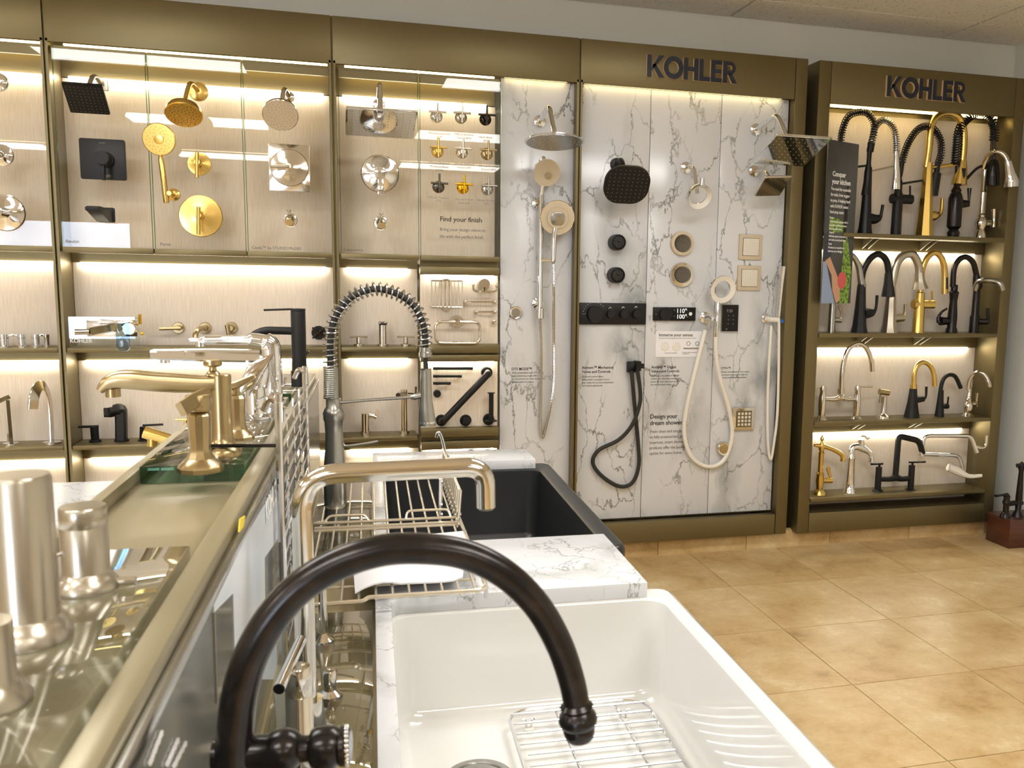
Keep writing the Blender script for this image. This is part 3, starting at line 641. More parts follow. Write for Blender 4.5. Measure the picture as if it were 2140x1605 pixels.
def button(name, label, px, r, m, Y, th=.014, cat='shower control', fm=None, group=None):
    c = at(*px, Y); s = ppm(*px, Y); t = thing(name, label, cat, c, 0, group); R = r*s
    MB().lathe([(R, 0), (R, th), (R*.93, th+.002), (R*.74, th+.001), (0, th+.001)], (0, 0, 0), OUT, 36).part('bezel', m, t)
    MB().lathe([(R*.72, 0), (R*.70, .003), (0, .0035)], (0, -th, 0), OUT, 32).part('button', fm or m, t); return t
button('shower_button', 'small round chrome push button beside the slide bar', (1077, 653), 13, 'chrome', YM, .012, fm='stainless')
def mtext(body, px, size, m, par, **k): return gtext(body, px, size, m, par, Y=YM-.0006, **k)
mtext('DTV MODE\u2122', (1069, 774), .018, 'print_black', mp2, bold=.01, wpx=42)
mtext('With a minimalistic look, DTV Mode\ndigital showering system offers\nprecise control over your shower\nwith the push of a button.', (1069, 781), .0122, 'print_grey', mp2, ls=1.16, wpx=68)
# -- marble shower wall
shower_head('squircle_shower_head', 'matte black rounded-square shower head on the marble wall', (1288, 344), 13, (1311, 388), (94, 80), 'satin_black', 'matte_black', 58, YM, 'soft', .02, 'shower heads on the marble', lift=.02, armr=.012, armm='satin_black', nm='print_light')
t = shower_head('ring_shower_head', 'chrome arm with open white ring shower head on the marble wall', (1433, 351), 12, (1463, 413), 3, 'chrome', 'chrome', 60, YM, 'round', .01, 'shower heads on the marble', D=.16, lift=.01, noz=4)
for o in list(t.children):
    if o.name.split('.')[0] in ('shell', 'spray_face', 'swivel'):
        for q in list(o.children): bpy.data.objects.remove(q)
        bpy.data.objects.remove(o)
c = at(1433, 351, YM); hc = at(1463, 413, YM-.16)-c; d = dvec(60, 6); R = .058
MB().lathe([(R*1.02, -.024), (R*1.02, -.004), (R*.98, 0), (R*.72, -.016), (R*.70, -.024), (R*1.02, -.024)], hc, d, 44).part('ring_shell', 'chrome', t)
MB().lathe([(R*.99, -.002), (R*.97, .002), (R*.73, -.014), (R*.71, -.018), (R*.99, -.002)], hc, d, 44).part('spray_face', 'white_plastic', t)
u, v = frame_of(d); up = -v if v.z < 0 else v
MB().tube([hc+up*(R*.98)-d*.012, hc+up*(R*1.5)-d*.022], [.012, .009], 14).part('neck', 'chrome', t)
def body_spray(label, px, r, m, fm, group, th=.02, rim=.80):
    c = at(*px, YM); s = ppm(*px, YM); t = thing('body_spray', label, 'body spray', c, 0, group); R = r*s
    MB().lathe([(R, 0), (R, th*.5), (R*.97, th), (R*rim, th+.002), (R*rim*.98, th-.003), (0, th-.003)], (0, 0, 0), OUT, 36).part('bezel', m, t)
    f = MB().lathe([(R*rim*.94, 0), (R*rim*.9, .006), (0, .008)], (0, -th+.003, 0), OUT, 32).part('spray_face', fm, t)
    nozzles(t, Vector((0, -th-.004, 0)), Vector(OUT), sunflower(30, R*rim*.8, 2), .0018, 'stainless' if fm != 'stainless' else 'rubber_grey', f); return t
body_spray('matte black round body spray, upper one, under the black shower head', (1286, 507), 16, 'matte_black', 'satin_black', 'round body sprays', .05, .82)
body_spray('matte black round body spray, lower one, above the black control bar', (1284, 575), 16, 'matte_black', 'satin_black', 'round body sprays', .05, .82)
body_spray('nickel rimmed round body spray with grey face, upper one', (1424, 509), 24, 'spray_face', 'titanium', 'round body sprays', .02, .74)
body_spray('nickel rimmed round body spray with gold reflections, lower one', (1423, 574), 24, 'nickel', 'titanium', 'round body sprays', .02, .72)
for n_, (x0, y0, x1, y1) in (('upper', (1543, 490, 1591, 543)), ('lower', (1540, 555, 1588, 607))):
    c, w_, h_ = bb(x0, y0, x1, y1, YM); t = thing('square_body_spray', 'beige square body spray tile, %s of the pair' % n_, 'body spray', c, 0, 'square body spray tiles')
    MB().prism(rrect(w_, h_, .004), 0, .012).part('frame', 'spray_face', t, bevel=.002)
    MB().prism(rrect(w_*.70, h_*.70, .002), .011, .0135).part('recess', 'dark_rubber', t)
    MB().prism(rrect(w_*.67, h_*.67, .002), .012, .016).part('spray_face', 'white_plastic', t, bevel=.001)
    g = MB()
    for i in range(8):
        q = (i/7-.5)*.56; g.box(q*w_-.0006, -.0166, -h_*.3, q*w_+.0006, -.0155, h_*.3); g.box(-w_*.3, -.0166, q*h_-.0006, w_*.3, -.0155, q*h_+.0006)
    p = g.part('grid_lines', 'spray_face', t); p['kind'] = 'stuff'
shower_head('square_rain_head', 'large mirror chrome square rain head on long arm beside the post', (1579, 271), 12, (1652, 316), (115, 115), 'chrome', 'chrome', 20, YM, 'square', .007, 'shower heads on the marble', lift=.035, armr=.011, nm='white_plastic', spin=0)
shower_head('square_shower_head', 'small nickel square shower head below the large rain head', (1575, 358), 11, (1615, 390), (56, 56), 'nickel', 'nickel', 34, YM, 'square', .01, 'shower heads on the marble', D=.17, lift=.0, noz=12, yaw=8)
# control bars
c, w_, h_ = bb(1211, 633, 1349, 678, YM); t = thing('shower_control', 'wide black control bar with one big knob and three small knobs', 'shower control', c)
MB().prism(rrect(w_, h_, .003), 0, .014).part('plate', 'satin_black', t, bevel=.001)
def knob(px, r, ln, nm='knob'):
    p = at(*px, YM-.014)-c; R = r*ppm(*px, YM); return MB().lathe([(R, 0), (R, ln*.7), (R*.94, ln), (0, ln)], p, OUT, 30).part(nm, 'matte_black', t)
knob((1242, 656), 17, .03); [knob(q, 8.5, .022) for q in ((1275, 656), (1302, 656), (1329, 656))]
for k in range(10):
    a = math.radians(168-k*14); p = at(1242, 656, YM-.0146)-c; MB().cyl(p+Vector((.054*math.cos(a), 0, .054*math.sin(a))), OUT, .0015, .0006, 8).part('tick', 'print_white', t)
for px, s_ in (((1275, 645), '\u25A6'), ((1302, 645), '\u2739'), ((1329, 644), '\u2197')): pass
for px in ((1275, 644), (1302, 643), (1329, 642)):
    p = at(*px, YM-.0146)-c; MB().tube(curve([p+Vector((-.006, 0, -.003)), p+Vector((0, 0, .004)), p+Vector((.007, 0, -.001))], 4), .0013, 6).part('icon', 'print_white', t)
text('KOHLER', .006, at(1216, 657, YM-.0146)-c, 'print_light', t)
c, w_, h_ = bb(1364, 642, 1452, 670, YM); t = thing('digital_control', 'black digital shower control showing 110 over 100', 'shower control', c)
MB().prism(rrect(w_, h_, .002), 0, .014).part('plate', 'screen', t, bevel=.001)
knob((1391, 656), 13.5, .012, 'dial')
text('110\u00b0', .030, at(1413, 654, YM-.0146)-c, 'screen_glow', t, name='readout'); text('100\u00b0', .030, at(1413, 666, YM-.0146)-c, 'screen_glow', t, name='readout')
MB().cyl(at(1443, 656, YM-.014)-c, OUT, .0085, .001, 20).part('white_button', 'print_white', t)
for px in ((1409, 648), (1409, 661), (1430, 648), (1436, 648), (1430, 662), (1436, 662), (1371, 657)): MB().cyl(at(*px, YM-.014)-c, OUT, .0024, .0008, 8).part('icon', 'print_light', t)
c, w_, h_ = bb(1507, 637, 1540, 692, YM); t = thing('touch_screen', 'upright black touch screen shower control beside the white hose', 'shower control', c)
MB().prism(rrect(w_*1.04, h_*1.03, .003), 0, .010).part('frame', 'brushed_nickel', t); MB().prism(rrect(w_, h_, .003), .009, .016).part('screen', 'screen', t)
text('7:30', .020, (-.006, -.0165, h_*.22), 'print_light', t, name='clock', align='CENTER')
for i in range(2):
    for j in range(3): MB().cyl(((i-.4)*.026, -.016, .012-j*.020), OUT, .0034, .0008, 10).part('icon', 'print_grey', t)
MB().cyl((-.018, -.016, -h_*.42), OUT, .0035, .0008, 10).part('icon', 'print_light', t)
# hand shower with white hose
t, c, hc, a, b = hand_shower('hand_shower', 'chrome hand shower with white ring head and white looping hose', 'hand shower', (1510, 605), 27, (1501, 632), (1496, 706), 'chrome', 'white_plastic', YM, .085, (1472, 664), 12, 76, 4, .014, .010, ring=.62)
MB().tube([b+Vector((.001, 0, .085)), (0, -.05, .004), (0, -.01, 0)], .012, 14).part('cradle', 'chrome', t)
MB().cyl((.006, -.04, -.05), (0, 0, 1), .008, .045, 14).part('hose_nut', 'chrome', t)
HP = [(1474, 690, .04), (1456, 762, .045), (1436, 848, .04), (1430, 904, .03), (1444, 953, .025), (1478, 975, .022), (1512, 962, .025), (1530, 910, .03), (1522, 848, .04), (1504, 787, .06), (1496, 735, .08), (1496, 704, .085)]
MB().tube(curve([at(x, y, YM-D)-c for x, y, D in HP], 8), .0105, 14).part('hose', 'white_plastic', t)
# black hose on a block
c, w_, h_ = bb(1309, 755, 1330, 777, YM); t = thing('hose_outlet', 'square black hose outlet with black looping shower hose', 'hose', c)
MB().prism(rrect(w_, h_, .002), 0, .03).part('block', 'satin_black', t, bevel=.002)
q = at(1334, 765, YM-.05)-c; MB().cbox((q.x, -.035, q.z), (.022, .05, .045)).cbox((q.x+.012, -.045, q.z), (.03, .02, .022)).part('cradle', 'matte_black', t)
HP = [(1320, 775, .03), (1322, 800, .035), (1326, 845, .03), (1333, 919, .022), (1335, 972, .022), (1321, 1009, .022), (1293, 1016, .022), (1257, 994, .022), (1239, 967, .022), (1251, 941, .022), (1293, 919, .03), (1321, 888, .045), (1336, 848, .05), (1338, 818, .05), (1332, 772, .05)]
MB().tube(curve([at(x, y, YM-D)-c for x, y, D in HP], 8), .0095, 14).part('hose', 'dark_rubber', t)
# square drain, round knob
c, w_, h_ = bb(1529, 851, 1574, 898, YM); t = thing('drain_cover', 'polished nickel square drain cover fixed low on the marble', 'drain cover', c)
MB().prism(rrect(w_, h_, .003), 0, .016).part('frame', 'nickel', t, bevel=.003); MB().prism(rrect(w_*.72, h_*.72, .002), .015, .0175).part('recess', 'bronze_panel', t)
for i in range(4):
    for j in range(4): MB().cbox(((i-1.5)*w_*.16, -.019, (j-1.5)*h_*.16), (w_*.11, .004, h_*.11)).part('grate_square', 'nickel', t)
button('diverter_knob', 'round dark nickel push knob inside the white hose loop', (1508, 936), 13, 'nickel', YM, .03, fm='brushed_bronze')
# slim hand shower by the post
c = at(1600, 666, YM); t = thing('slim_hand_shower', 'slim chrome hand shower on white bracket with pale hose by the post', 'hand shower', c)
L = lambda x, y, D: at(x, y, YM-D)-c
flange(t, .026, 'chrome', .012); MB().tube([(0, -.01, 0), L(1612, 668, .045), L(1630, 668, .07)], .013, 14).part('bracket', 'white_plastic', t)
MB().cyl(L(1634, 671, .075), (.4, -1, 0), .009, .004, 14).part('blue_mark', 'blue_mark', t)
MB().tube([L(1627, 662, .07), L(1630, 625, .075), L(1633, 595, .08), L(1637, 556, .09)], [.009, .010, .011, .013], 14).part('wand', 'chrome', t)
MB().tube(curve([L(1612, 680, .045), L(1607, 760, .05), L(1604, 850, .04), L(1605, 930, .028), L(1611, 960, .024), L(1617, 930, .028), L(1624, 870, .045), L(1627, 780, .06), L(1628, 690, .07), L(1628, 668, .07)], 8), .0068, 12).part('hose', 'white_plastic', t)
# printed sign and wall lettering
c, w_, h_ = bb(1370, 692, 1466, 746, YM); t = thing('info_sign', 'small white card sign reading immerse your senses', 'sign', c)
MB().prism(rrect(w_, h_, .001), 0, .004).part('card', 'paper', t)
text('Immerse your senses', .021, (-w_*.44, -.0046, h_*.30), 'print_grey', t, bold=.012); text('with sound, steam and lighting that updates with wireless IT systems', .0072, (-w_*.44, -.0046, h_*.21), 'print_light', t)
for k in (-.30, -.05): MB().lathe([(.021, 0), (.018, .003), (0, .004)], (w_*k, -.004, -h_*.10), OUT, 24).part('sample_disc', 'white_plastic', t)
for k in (.22, .42): MB().lathe([(.010, 0), (.010, .001), (.008, .0012), (.008, 0), (.010, 0)], (w_*k*.95, -.004, h_*.02), OUT, 20).part('drawn_ring', 'print_grey', t)
MB().prism(rrect(w_*.40, .007, .003), .004, .0046, (w_*.30, 0, -h_*.17)).part('drawn_bar', 'print_light', t)
text('Sound tile speakers', .0085, (-w_*.30, -.0046, -h_*.36), 'print_light', t); text('Transformation therapy steam unit\nand light kit', .0075, (w_*.08, -.0046, -h_*.34), 'print_light', t)
mtext('Anthem\u2122 Mechanical\nValves and Controls', (1216, 771), .0185, 'print_black', mps[0], bold=.01, ls=1.06, wpx=67)
mtext('Advanced control offers\nindependent command of up to\nfour outlets for precise temperature\nand volume adjustment.', (1216, 789), .0122, 'print_grey', mps[0], ls=1.17, wpx=68)
mtext('Anthem\u2122 Digital\nValves and Controls', (1361, 770), .0185, 'print_black', mps[1], bold=.01, ls=1.06, wpx=60)
mtext('With up to six outlets in a single\ncontrol, you can enjoy independent\naccess to every spray and up to\ntwo temperature zones.', (1360, 787), .0122, 'print_grey', mps[1], ls=1.17, wpx=66)
mtext('DTV+\u2122', (1507, 772), .017, 'print_black', mps[2], bold=.008, wpx=19)
mtext('Master every element, from water\nand steam to sound and light for\na truly personalized experience.', (1507, 779), .0120, 'print_grey', mps[2], ls=1.16, wpx=60)
mtext('Design your\ndream shower', (1358, 875), .030, 'print_black', mps[1], bold=.012, ls=1.05, wpx=70)
mtext('From clean and simple\nto fully accessorized and\nluxurious, smart shower\nproducts offer the perfect\noption for every home.', (1358, 905), .0205, 'print_grey', mps[1], ls=1.31, wpx=79)

# ================================================================ shelf and board pieces of the left bays
class Fx:       # a thing standing on a shelf or fixed to a board, drawn from points measured on its own upright plane
    def __init__(s, name, label, cat, bpx, Y, zb, group=None):
        s.Y = Y; c = at(*bpx, Y); s.c = Vector((c.x, Y, zb if zb is not None else c.z)); s.s = ppm(*bpx, Y)
        s.t = thing(name, label, cat, s.c, 0, group)
    def l(s, x, y, D=0): return at(x, y, s.Y-D)-s.c
    def tube(s, name, m, pts, r, n=14, cv=5, D=None, parent=None):
        P = [s.l(*p) for p in pts]; P = curve(P, cv) if cv else P
        if isinstance(r, (list, tuple)):
            k = len(r)-1; R = []
            for i in range(len(P)):
                f = i/(len(P)-1)*k; j = min(int(f), k-1); R.append((r[j]+(r[j+1]-r[j])*(f-j))*s.s)
        else: R = r*s.s
        return MB().tube(P, R, n).part(name, m, parent or s.t)
    def col(s, name, m, prof, x=None, n=24, sq=False, parent=None):   # upright turned shape; prof: (radius px, photo y or None for the base)
        x0 = s.l(x, prof[-1][1] or prof[0][1]).x if x is not None else 0
        pr = [(r*s.s, 0 if y is None else s.l(x or 0, y).z if x else (at(0, 0, 1), s._z(y))[1]) for r, y in prof]
        return MB().lathe(pr, (x0, 0, 0), (0, 0, 1), 8 if sq else n).part(name, m, parent or s.t, ang=25 if sq else 35)
    def _z(s, y): return (at(*s._px(y), s.Y)-s.c).z
    def _px(s, y):     # the photo column where the upright through the base stands at height y
        lo = s.c; x = 1000.
        for _ in range(4):
            d = at(x, y, s.Y); x += (lo.x-d.x)/ppm(x, y, s.Y)
        return x, y
    def disc(s, name, m, px, r, th, D=0, n=26): return MB().lathe([(r*s.s, 0), (r*s.s, th*.6), (r*s.s*.9, th), (0, th)], s.l(*px)+Vector((0, -D, 0)), OUT, n).part(name, m, s.t)
YS = YF+.085
GA, GB, GC = 'bath fittings on the linen boards', 'wall handles above the shelf', 'shelf faucets in the left bays'
# bay 1, middle shelf: wall faucet on its clear stand
c = at(213, 700, YF+.03); xA, xB, zA = at(134, 690, YF+.03).x, at(291, 690, YF+.03).x, at(210, 662, YF+.03).z
sh = thing('acrylic_stand', 'clear acrylic sheet standing on the shelf behind the chrome wall faucet', 'display stand', (0, 0, 0))
MB().box(xA, YF+.028, ZS2, xB, YF+.034, zA).part('sheet', 'acrylic', sh); MB().box(xA, YF+.0275, ZS2, xA+.003, YF+.0345, zA).part('edge', 'glass_edge', sh)
text('KOHLER', .022, at(146, 716, YF+.027), 'print_white', sh, bold=.02)
f = Fx('wall_faucet', 'chrome wall faucet with long flat spout and drop lever on clear acrylic', 'faucet', (235, 685), YF+.028, None)
a, b = f.l(181, 667), f.l(288, 703); MB().box(a.x, -.008, b.z, b.x, 0, a.z).part('plate', 'chrome', f.t, bevel=.001)
MB().tube([f.l(272, 678, .01), f.l(255, 682, .05), f.l(205, 690, .15), f.l(186, 694, .19)], [.020, .017, .012, .011], 16, sec=[(.034, .036), (.034, .03), (.034, .02), (.034, .016)]).part('spout', 'chrome', f.t)
MB().tube([f.l(186, 693, .19), f.l(156, 694, .20)], .0105, 14).part('aerator', 'chrome', f.t)
MB().cyl(f.l(277, 685), OUT, .026, .07, 22, .003).part('body', 'chrome', f.t)
MB().prism(rrect(.05, .115, .02, 6), -.006, .006, f.l(257, 704, .12), (1, 0, 0), (0, .1, .99)).part('drop_lever', 'tint_glass', f.t, bevel=.003)
MB().cyl(f.l(292, 684)+Vector((0, .012, .012)), (0, 0, 1), .006, .04, 10).cyl(f.l(292, 684)+Vector((0, .012, -.026)), (1, 0, 0), .006, .01, 8).part('brass_fitting', 'brass_fitting', f.t)
for k, (px, lab) in enumerate((((373, 685), 'brushed bronze wall handle with long straight lever, nearest the acrylic stand'), ((429, 685), 'brushed bronze wall spout between the two bronze handles'), ((484, 685), 'brushed bronze wall handle with lever turned down'))):
    f = Fx('wall_tap', lab, 'faucet', px, YB, None, GB); f.disc('flange', 'brushed_bronze', px, 13, .012)
    f.disc('stem', 'brushed_bronze', px, 6, .05)
    if k == 0: MB().tube([f.l(378, 686, .05), f.l(333, 687, .05)], .007, 12).part('lever', 'brushed_bronze', f.t)
    if k == 1: MB().tube(curve([(0, -.03, 0), (-.01, -.08, .0), (-.02, -.12, -.012), (-.022, -.135, -.04)], 5), .011, 14).part('spout', 'brushed_bronze', f.t)
    if k == 2: MB().tube([(-.012, -.05, .014), (-.005, -.055, -.055)], [.010, .006], 12).part('lever', 'brushed_bronze', f.t)
f = Fx('cross_valve', 'matte black round wall valve with cross handle by the divider', 'valve trim', (666, 695), YB, None)
f.disc('plate', 'matte_black', (666, 695), 15, .012)
for dx, dz in ((-.026, .024), (.026, .024)): MB().tube([(dx, -.03, dz), (-dx, -.03, -dz)], .004, 10).part('cross_bar', 'titanium', f.t)
# bay 0, middle shelf
for k, (px, r, lab) in enumerate((((8, 714), 12, 'round chrome basin handle with flat wing at the shelf end'), ((46, 719), 9, 'short chrome basin spout base on the shelf'), ((76, 720), 9, 'chrome drum handle leaning out over the shelf'), ((98, 715), 6, 'slim chrome drum handle closest to the divider'))):
    f = Fx('basin_tap', lab, 'tap', px, YS, ZS2, 'chrome basin handles on the shelf')
    R = r*f.s; MB().lathe([(R*1.25, 0), (R*1.25, .004), (R*.9, .006), (R*.9, .034), (R, .036), (R, .05), (0, .052)], (0, 0, 0), (0, 0, 1), 26).part('drum', 'chrome', f.t)
    MB().cbox((R*(.9 if k % 2 == 0 else -.9), 0, .046), (R*2.2, .012, .008)).part('wing', 'chrome', f.t, bevel=.002)
f = Fx('tall_basin_faucet', 'square chrome basin faucet with sloping spout on the lower shelf', 'faucet', (23, 927), YS, ZS3, GC)
MB().lathe([(.028, 0), (.028, .006), (0, .006)], (0, 0, 0), (0, 0, 1), 22).part('base', 'chrome', f.t); f.tube('column', 'chrome', [(22, 926), (14, 836)], 6, 4, 0); f.tube('spout', 'chrome', [(20, 829, 0), (-30, 850, .04)], 5, 4, 0)
f = Fx('ribbon_faucet', 'chrome ribbon faucet bent in an arch on the lower shelf', 'faucet', (109, 926), YS, ZS3, GC)
MB().lathe([(.034, 0), (.034, .006), (0, .006)], (0, 0, 0), (0, 0, 1), 26).part('base', 'chrome', f.t)
P = [f.l(109, 925, 0), f.l(106, 860, 0), f.l(101, 825, .01), f.l(91, 806, .03), f.l(79, 810, .06), f.l(72, 828, .08), f.l(69, 855, .085)]
MB().tube(curve(P, 6), .01, 8, sec=(.007, .040)).part('ribbon', 'nickel', f.t)
# bay 1, lower shelf: black widespread set
f = Fx('basin_tap', 'matte black square basin handle with lever towards the divider', 'tap', (199, 922), YS, ZS3, 'black basin set on the lower shelf')
f.col('base', 'matte_black', [(13, None), (13, 919), (0, 919)], sq=True); f.tube('post', 'matte_black', [(199, 921), (197, 892)], 9, 4, 0); f.tube('lever', 'matte_black', [(206, 891), (163, 892)], 3, 4, 0)
f = Fx('basin_faucet', 'matte black square basin spout bent over the lower shelf', 'faucet', (254, 921), YS, ZS3, 'black basin set on the lower shelf')
f.col('base', 'matte_black', [(16, None), (16, 918), (0, 918)], sq=True)
MB().tube(bend([f.l(254, 920), f.l(253, 853), f.l(234, 862, .02), f.l(217, 862, .03)], .02, 5), .01, 8, sec=[(.042, .045)]*8+[(.042, .03)]*4+[(.016, .04)]*4).part('spout', 'matte_black', f.t)
f = Fx('basin_tap', 'matte black square basin handle with lever away from the spout', 'tap', (300, 921), YS, ZS3, 'black basin set on the lower shelf')
f.col('base', 'matte_black', [(13, None), (13, 919), (0, 919)], sq=True); f.tube('post', 'matte_black', [(300, 921), (301, 892)], 9, 4, 0); f.tube('lever', 'matte_black', [(298, 889), (341, 887)], 2.5, 4, 0)
# bay 2, shelf column
f = Fx('basin_faucet', 'polished nickel cylinder basin spout between two lever handles', 'faucet', (800, 721), YS, ZS2, 'nickel widespread set on the shelf')
f.col('base', 'nickel', [(12, None), (12, 719), (0, 719)]); f.col('spout', 'nickel', [(8, 719), (8, 676), (0, 676)]); a = f._z(675); MB().cbox((0, -.02, a), (.036, .07, .014)).part('lip', 'titanium', f.t, bevel=.003)
for x, lab in ((750, 'nickel T-lever basin handle beside the divider'), (848, 'nickel T-lever basin handle under the spring sprayer')):
    f = Fx('basin_tap', lab, 'tap', (x, 721), YS, ZS2, 'nickel widespread set on the shelf')
    f.col('base', 'nickel', [(11, None), (11, 719), (5, 717), (5, 705), (0, 705)]); z = f._z(704); MB().tube([(-.038, 0, z), (.038, 0, z)], .004, 10).part('lever', 'nickel', f.t)
f = Fx('basin_faucet', 'short polished nickel single lever basin faucet on the lower shelf', 'faucet', (764, 903), YS, ZS3, GC)
f.col('base', 'nickel', [(11, None), (11, 901), (0, 901)]); f.col('body', 'nickel', [(8, 901), (8, 864), (0, 864)])
f.tube('spout', 'nickel', [(764, 868), (778, 869), (786, 872)], 5, 12, 0); f.tube('lever', 'nickel', [(785, 874), (789, 856)], 2.6, 8, 0)
f = Fx('vessel_faucet', 'tall polished nickel vessel faucet on the lower shelf', 'faucet', (845, 902), YS, ZS3, GC)
f.col('base', 'nickel', [(11, None), (11, 900), (0, 900)]); f.col('body', 'nickel', [(6.5, 900), (6, 826), (7, 824), (7, 814), (0, 813)]); f.tube('spout', 'nickel', [(845, 820), (836, 822, .05), (832, 826, .09)], 5, 12, 0); f.tube('lever', 'nickel', [(852, 821), (868, 822), (869, 808)], 3, 10, 0)
# bay 2, accessory boards
f = Fx('soap_basket', 'polished nickel wire basket hung on a round flange', 'basket', (932, 614), YP, None, GA)
f.disc('flange', 'nickel', (931, 592), 11, .02); f.disc('flange', 'nickel', (931, 642), 9, .012)
x0, x1, z0, z1 = f.l(902, 614, .09).x, f.l(966, 614, .09).x, f.l(934, 642, .09).z, f.l(934, 587, .09).z
for z in (z0, z1): MB().tube([(x0, -.01, z), (x0, -.09, z), (x1, -.09, z), (x1, -.01, z)], .0032, 8, close=True).part('frame', 'nickel', f.t)
for k in range(9): x = x0+(x1-x0)*k/8; MB().tube([(x, -.09, z0), (x, -.09, z1)], .003 if k not in (3, 4, 5) else .006, 8).part('rod', 'nickel', f.t)
f = Fx('double_hook', 'polished nickel double robe hook on a round flange', 'hook', (1010, 595), YP, None, GA)
f.disc('flange', 'nickel', (1010, 594), 13, .03); MB().tube(curve([f.l(989, 597, .05), f.l(990, 606, .05), f.l(998, 610, .05), f.l(1012, 611, .045), f.l(1028, 610, .05), f.l(1037, 606, .05), f.l(1038, 597, .05)], 4), .0052, 10).part('hook', 'nickel', f.t)
for px in ((989, 595), (1038, 596)): MB().sphere(f.l(*px, .05), .008, 10).part('knob', 'nickel', f.t)
MB().tube([(0, -.02, -.01), f.l(1012, 611, .045)], .008, 10).part('arm', 'nickel', f.t)
for (xa_, xb_, y_, lab) in ((971, 1033, 631, 'long polished nickel cabinet pull on the linen board'), (994, 1033, 652, 'short polished nickel cabinet pull on the linen board')):
    f = Fx('cabinet_pull', lab, 'cabinet pull', ((xa_+xb_)/2, y_), YP, None, GA)
    MB().tube([f.l(xa_, y_, .03), f.l(xb_, y_, .03)], .0042, 10).part('bar', 'nickel', f.t)
    for x in (xa_, xb_): MB().lathe([(.010, 0), (.009, .004), (.006, .012), (.006, .03), (.008, .034), (0, .036)], f.l(x, y_), OUT, 16).part('post', 'nickel', f.t)
f = Fx('round_cabinet_pull', 'small round nickel cabinet knob above the rail', 'cabinet pull', (1032, 672), YP, None, GA); MB().lathe([(.006, 0), (.006, .012), (.012, .018), (.011, .026), (0, .029)], (0, 0, 0), OUT, 18).part('knob', 'nickel', f.t); MB().lathe([(.009, 0), (.008, .003), (0, .003)], (0, 0, 0), OUT, 14).part('rose', 'nickel', f.t)
f = Fx('towel_ring', 'polished nickel rectangular towel ring on round flange', 'towel ring', (953, 671), YP, None, GA)
f.disc('flange', 'nickel', (953, 671), 13, .03); x0, x1, z0, z1 = f.l(910, 690, .055).x, f.l(1003, 690, .055).x, f.l(955, 717, .055).z, f.l(955, 673, .055).z
MB().tube([Vector((a, -.055, b)) for a, b in rrect(x1-x0, z1-z0, .025, 6, (x0+x1)/2, (z0+z1)/2)], .0065, 12, close=True).part('ring', 'nickel', f.t); MB().cyl((0, -.01, z1), OUT, .011, .056, 14, .003).part('post', 'nickel', f.t)
for xa_, xb_, y_, lab in ((905, 988, 770, 'longest'), (905, 965, 786, 'middle length'), (905, 942, 801, 'shortest')):
    f = Fx('cabinet_pull', '%s matte black bar pull on the linen board' % lab, 'cabinet pull', ((xa_+xb_)/2, y_), YP, None, 'black bath fittings on the linen board')
    MB().tube([f.l(xa_, y_, .035), f.l(xb_, y_, .035)], .0065, 12).part('bar', 'matte_black', f.t)
    for x in (xa_+6, xb_-6): MB().cyl(f.l(x, y_), OUT, .0045, .035, 10).part('post', 'matte_black', f.t)
f = Fx('round_cabinet_pull', 'round flat matte black cabinet knob beside the sprayer', 'cabinet pull', (913, 822), YP, None, 'black bath fittings on the linen board'); f.disc('knob', 'matte_black', (913, 822), 8, .025); MB().cyl((0, 0, 0), OUT, .008, .02, 12).part('post', 'matte_black', f.t)
f = Fx('grab_bar', 'matte black grab bar slanting between two round flanges', 'grab bar', (968, 828), YP, None, 'black bath fittings on the linen board')
for px in ((1017, 778), (922, 878)): f.disc('flange', 'matte_black', px, 12, .012)
a, b = f.l(1017, 778), f.l(922, 878); MB().tube(bend([a, a+Vector((0, -.055, 0)), b+Vector((0, -.055, 0)), b], .03, 6), .0155, 18).part('bar', 'matte_black', f.t)
f = Fx('robe_hook', 'matte black robe hook with square peg on round plate', 'hook', (973, 878), YP, None, 'black bath fittings on the linen board'); f.disc('plate', 'matte_black', (973, 878), 12, .008); MB().box(-.014, -.04, -.012, .014, -.005, .004).box(-.014, -.045, -.012, .014, -.036, .016).part('peg', 'matte_black', f.t)
f = Fx('tumbler_holder', 'matte black round plate holding an upright tube', 'holder', (1021, 876), YP, None, 'black bath fittings on the linen board'); f.disc('plate', 'matte_black', (1021, 876), 12, .01); z0 = 0; z1 = f.l(1024, 822, .05).z
MB().cyl((.004, -.05, z0), (0, 0, 1), .011, z1-z0, 18).part('tube', 'matte_black', f.t); MB().cyl((.004, -.05, z0-.002), (0, 0, 1), .027, .005, 24).part('ring', 'matte_black', f.t); MB().cyl((0, 0, 0), OUT, .007, .045, 12).part('arm', 'matte_black', f.t); MB().cyl((.004, -.05, z1), (0, 0, 1), .017, .003, 20).part('cap', 'matte_black', f.t)
for x, lab in ((984, 'beside'), (1018, 'right under')):
    f = Fx('robe_hook', 'matte black round hook below the lowest rail, %s the tumbler holder' % ('straight under' if x == 1018 else 'under the square peg, not'), 'hook', (x, 946), YP, None, 'black hooks below the lowest rail')
    f.disc('plate', 'matte_black', (x, 948), 11, .01); MB().cyl((0, 0, 0), OUT, .010, .04, 14).part('peg', 'matte_black', f.t)

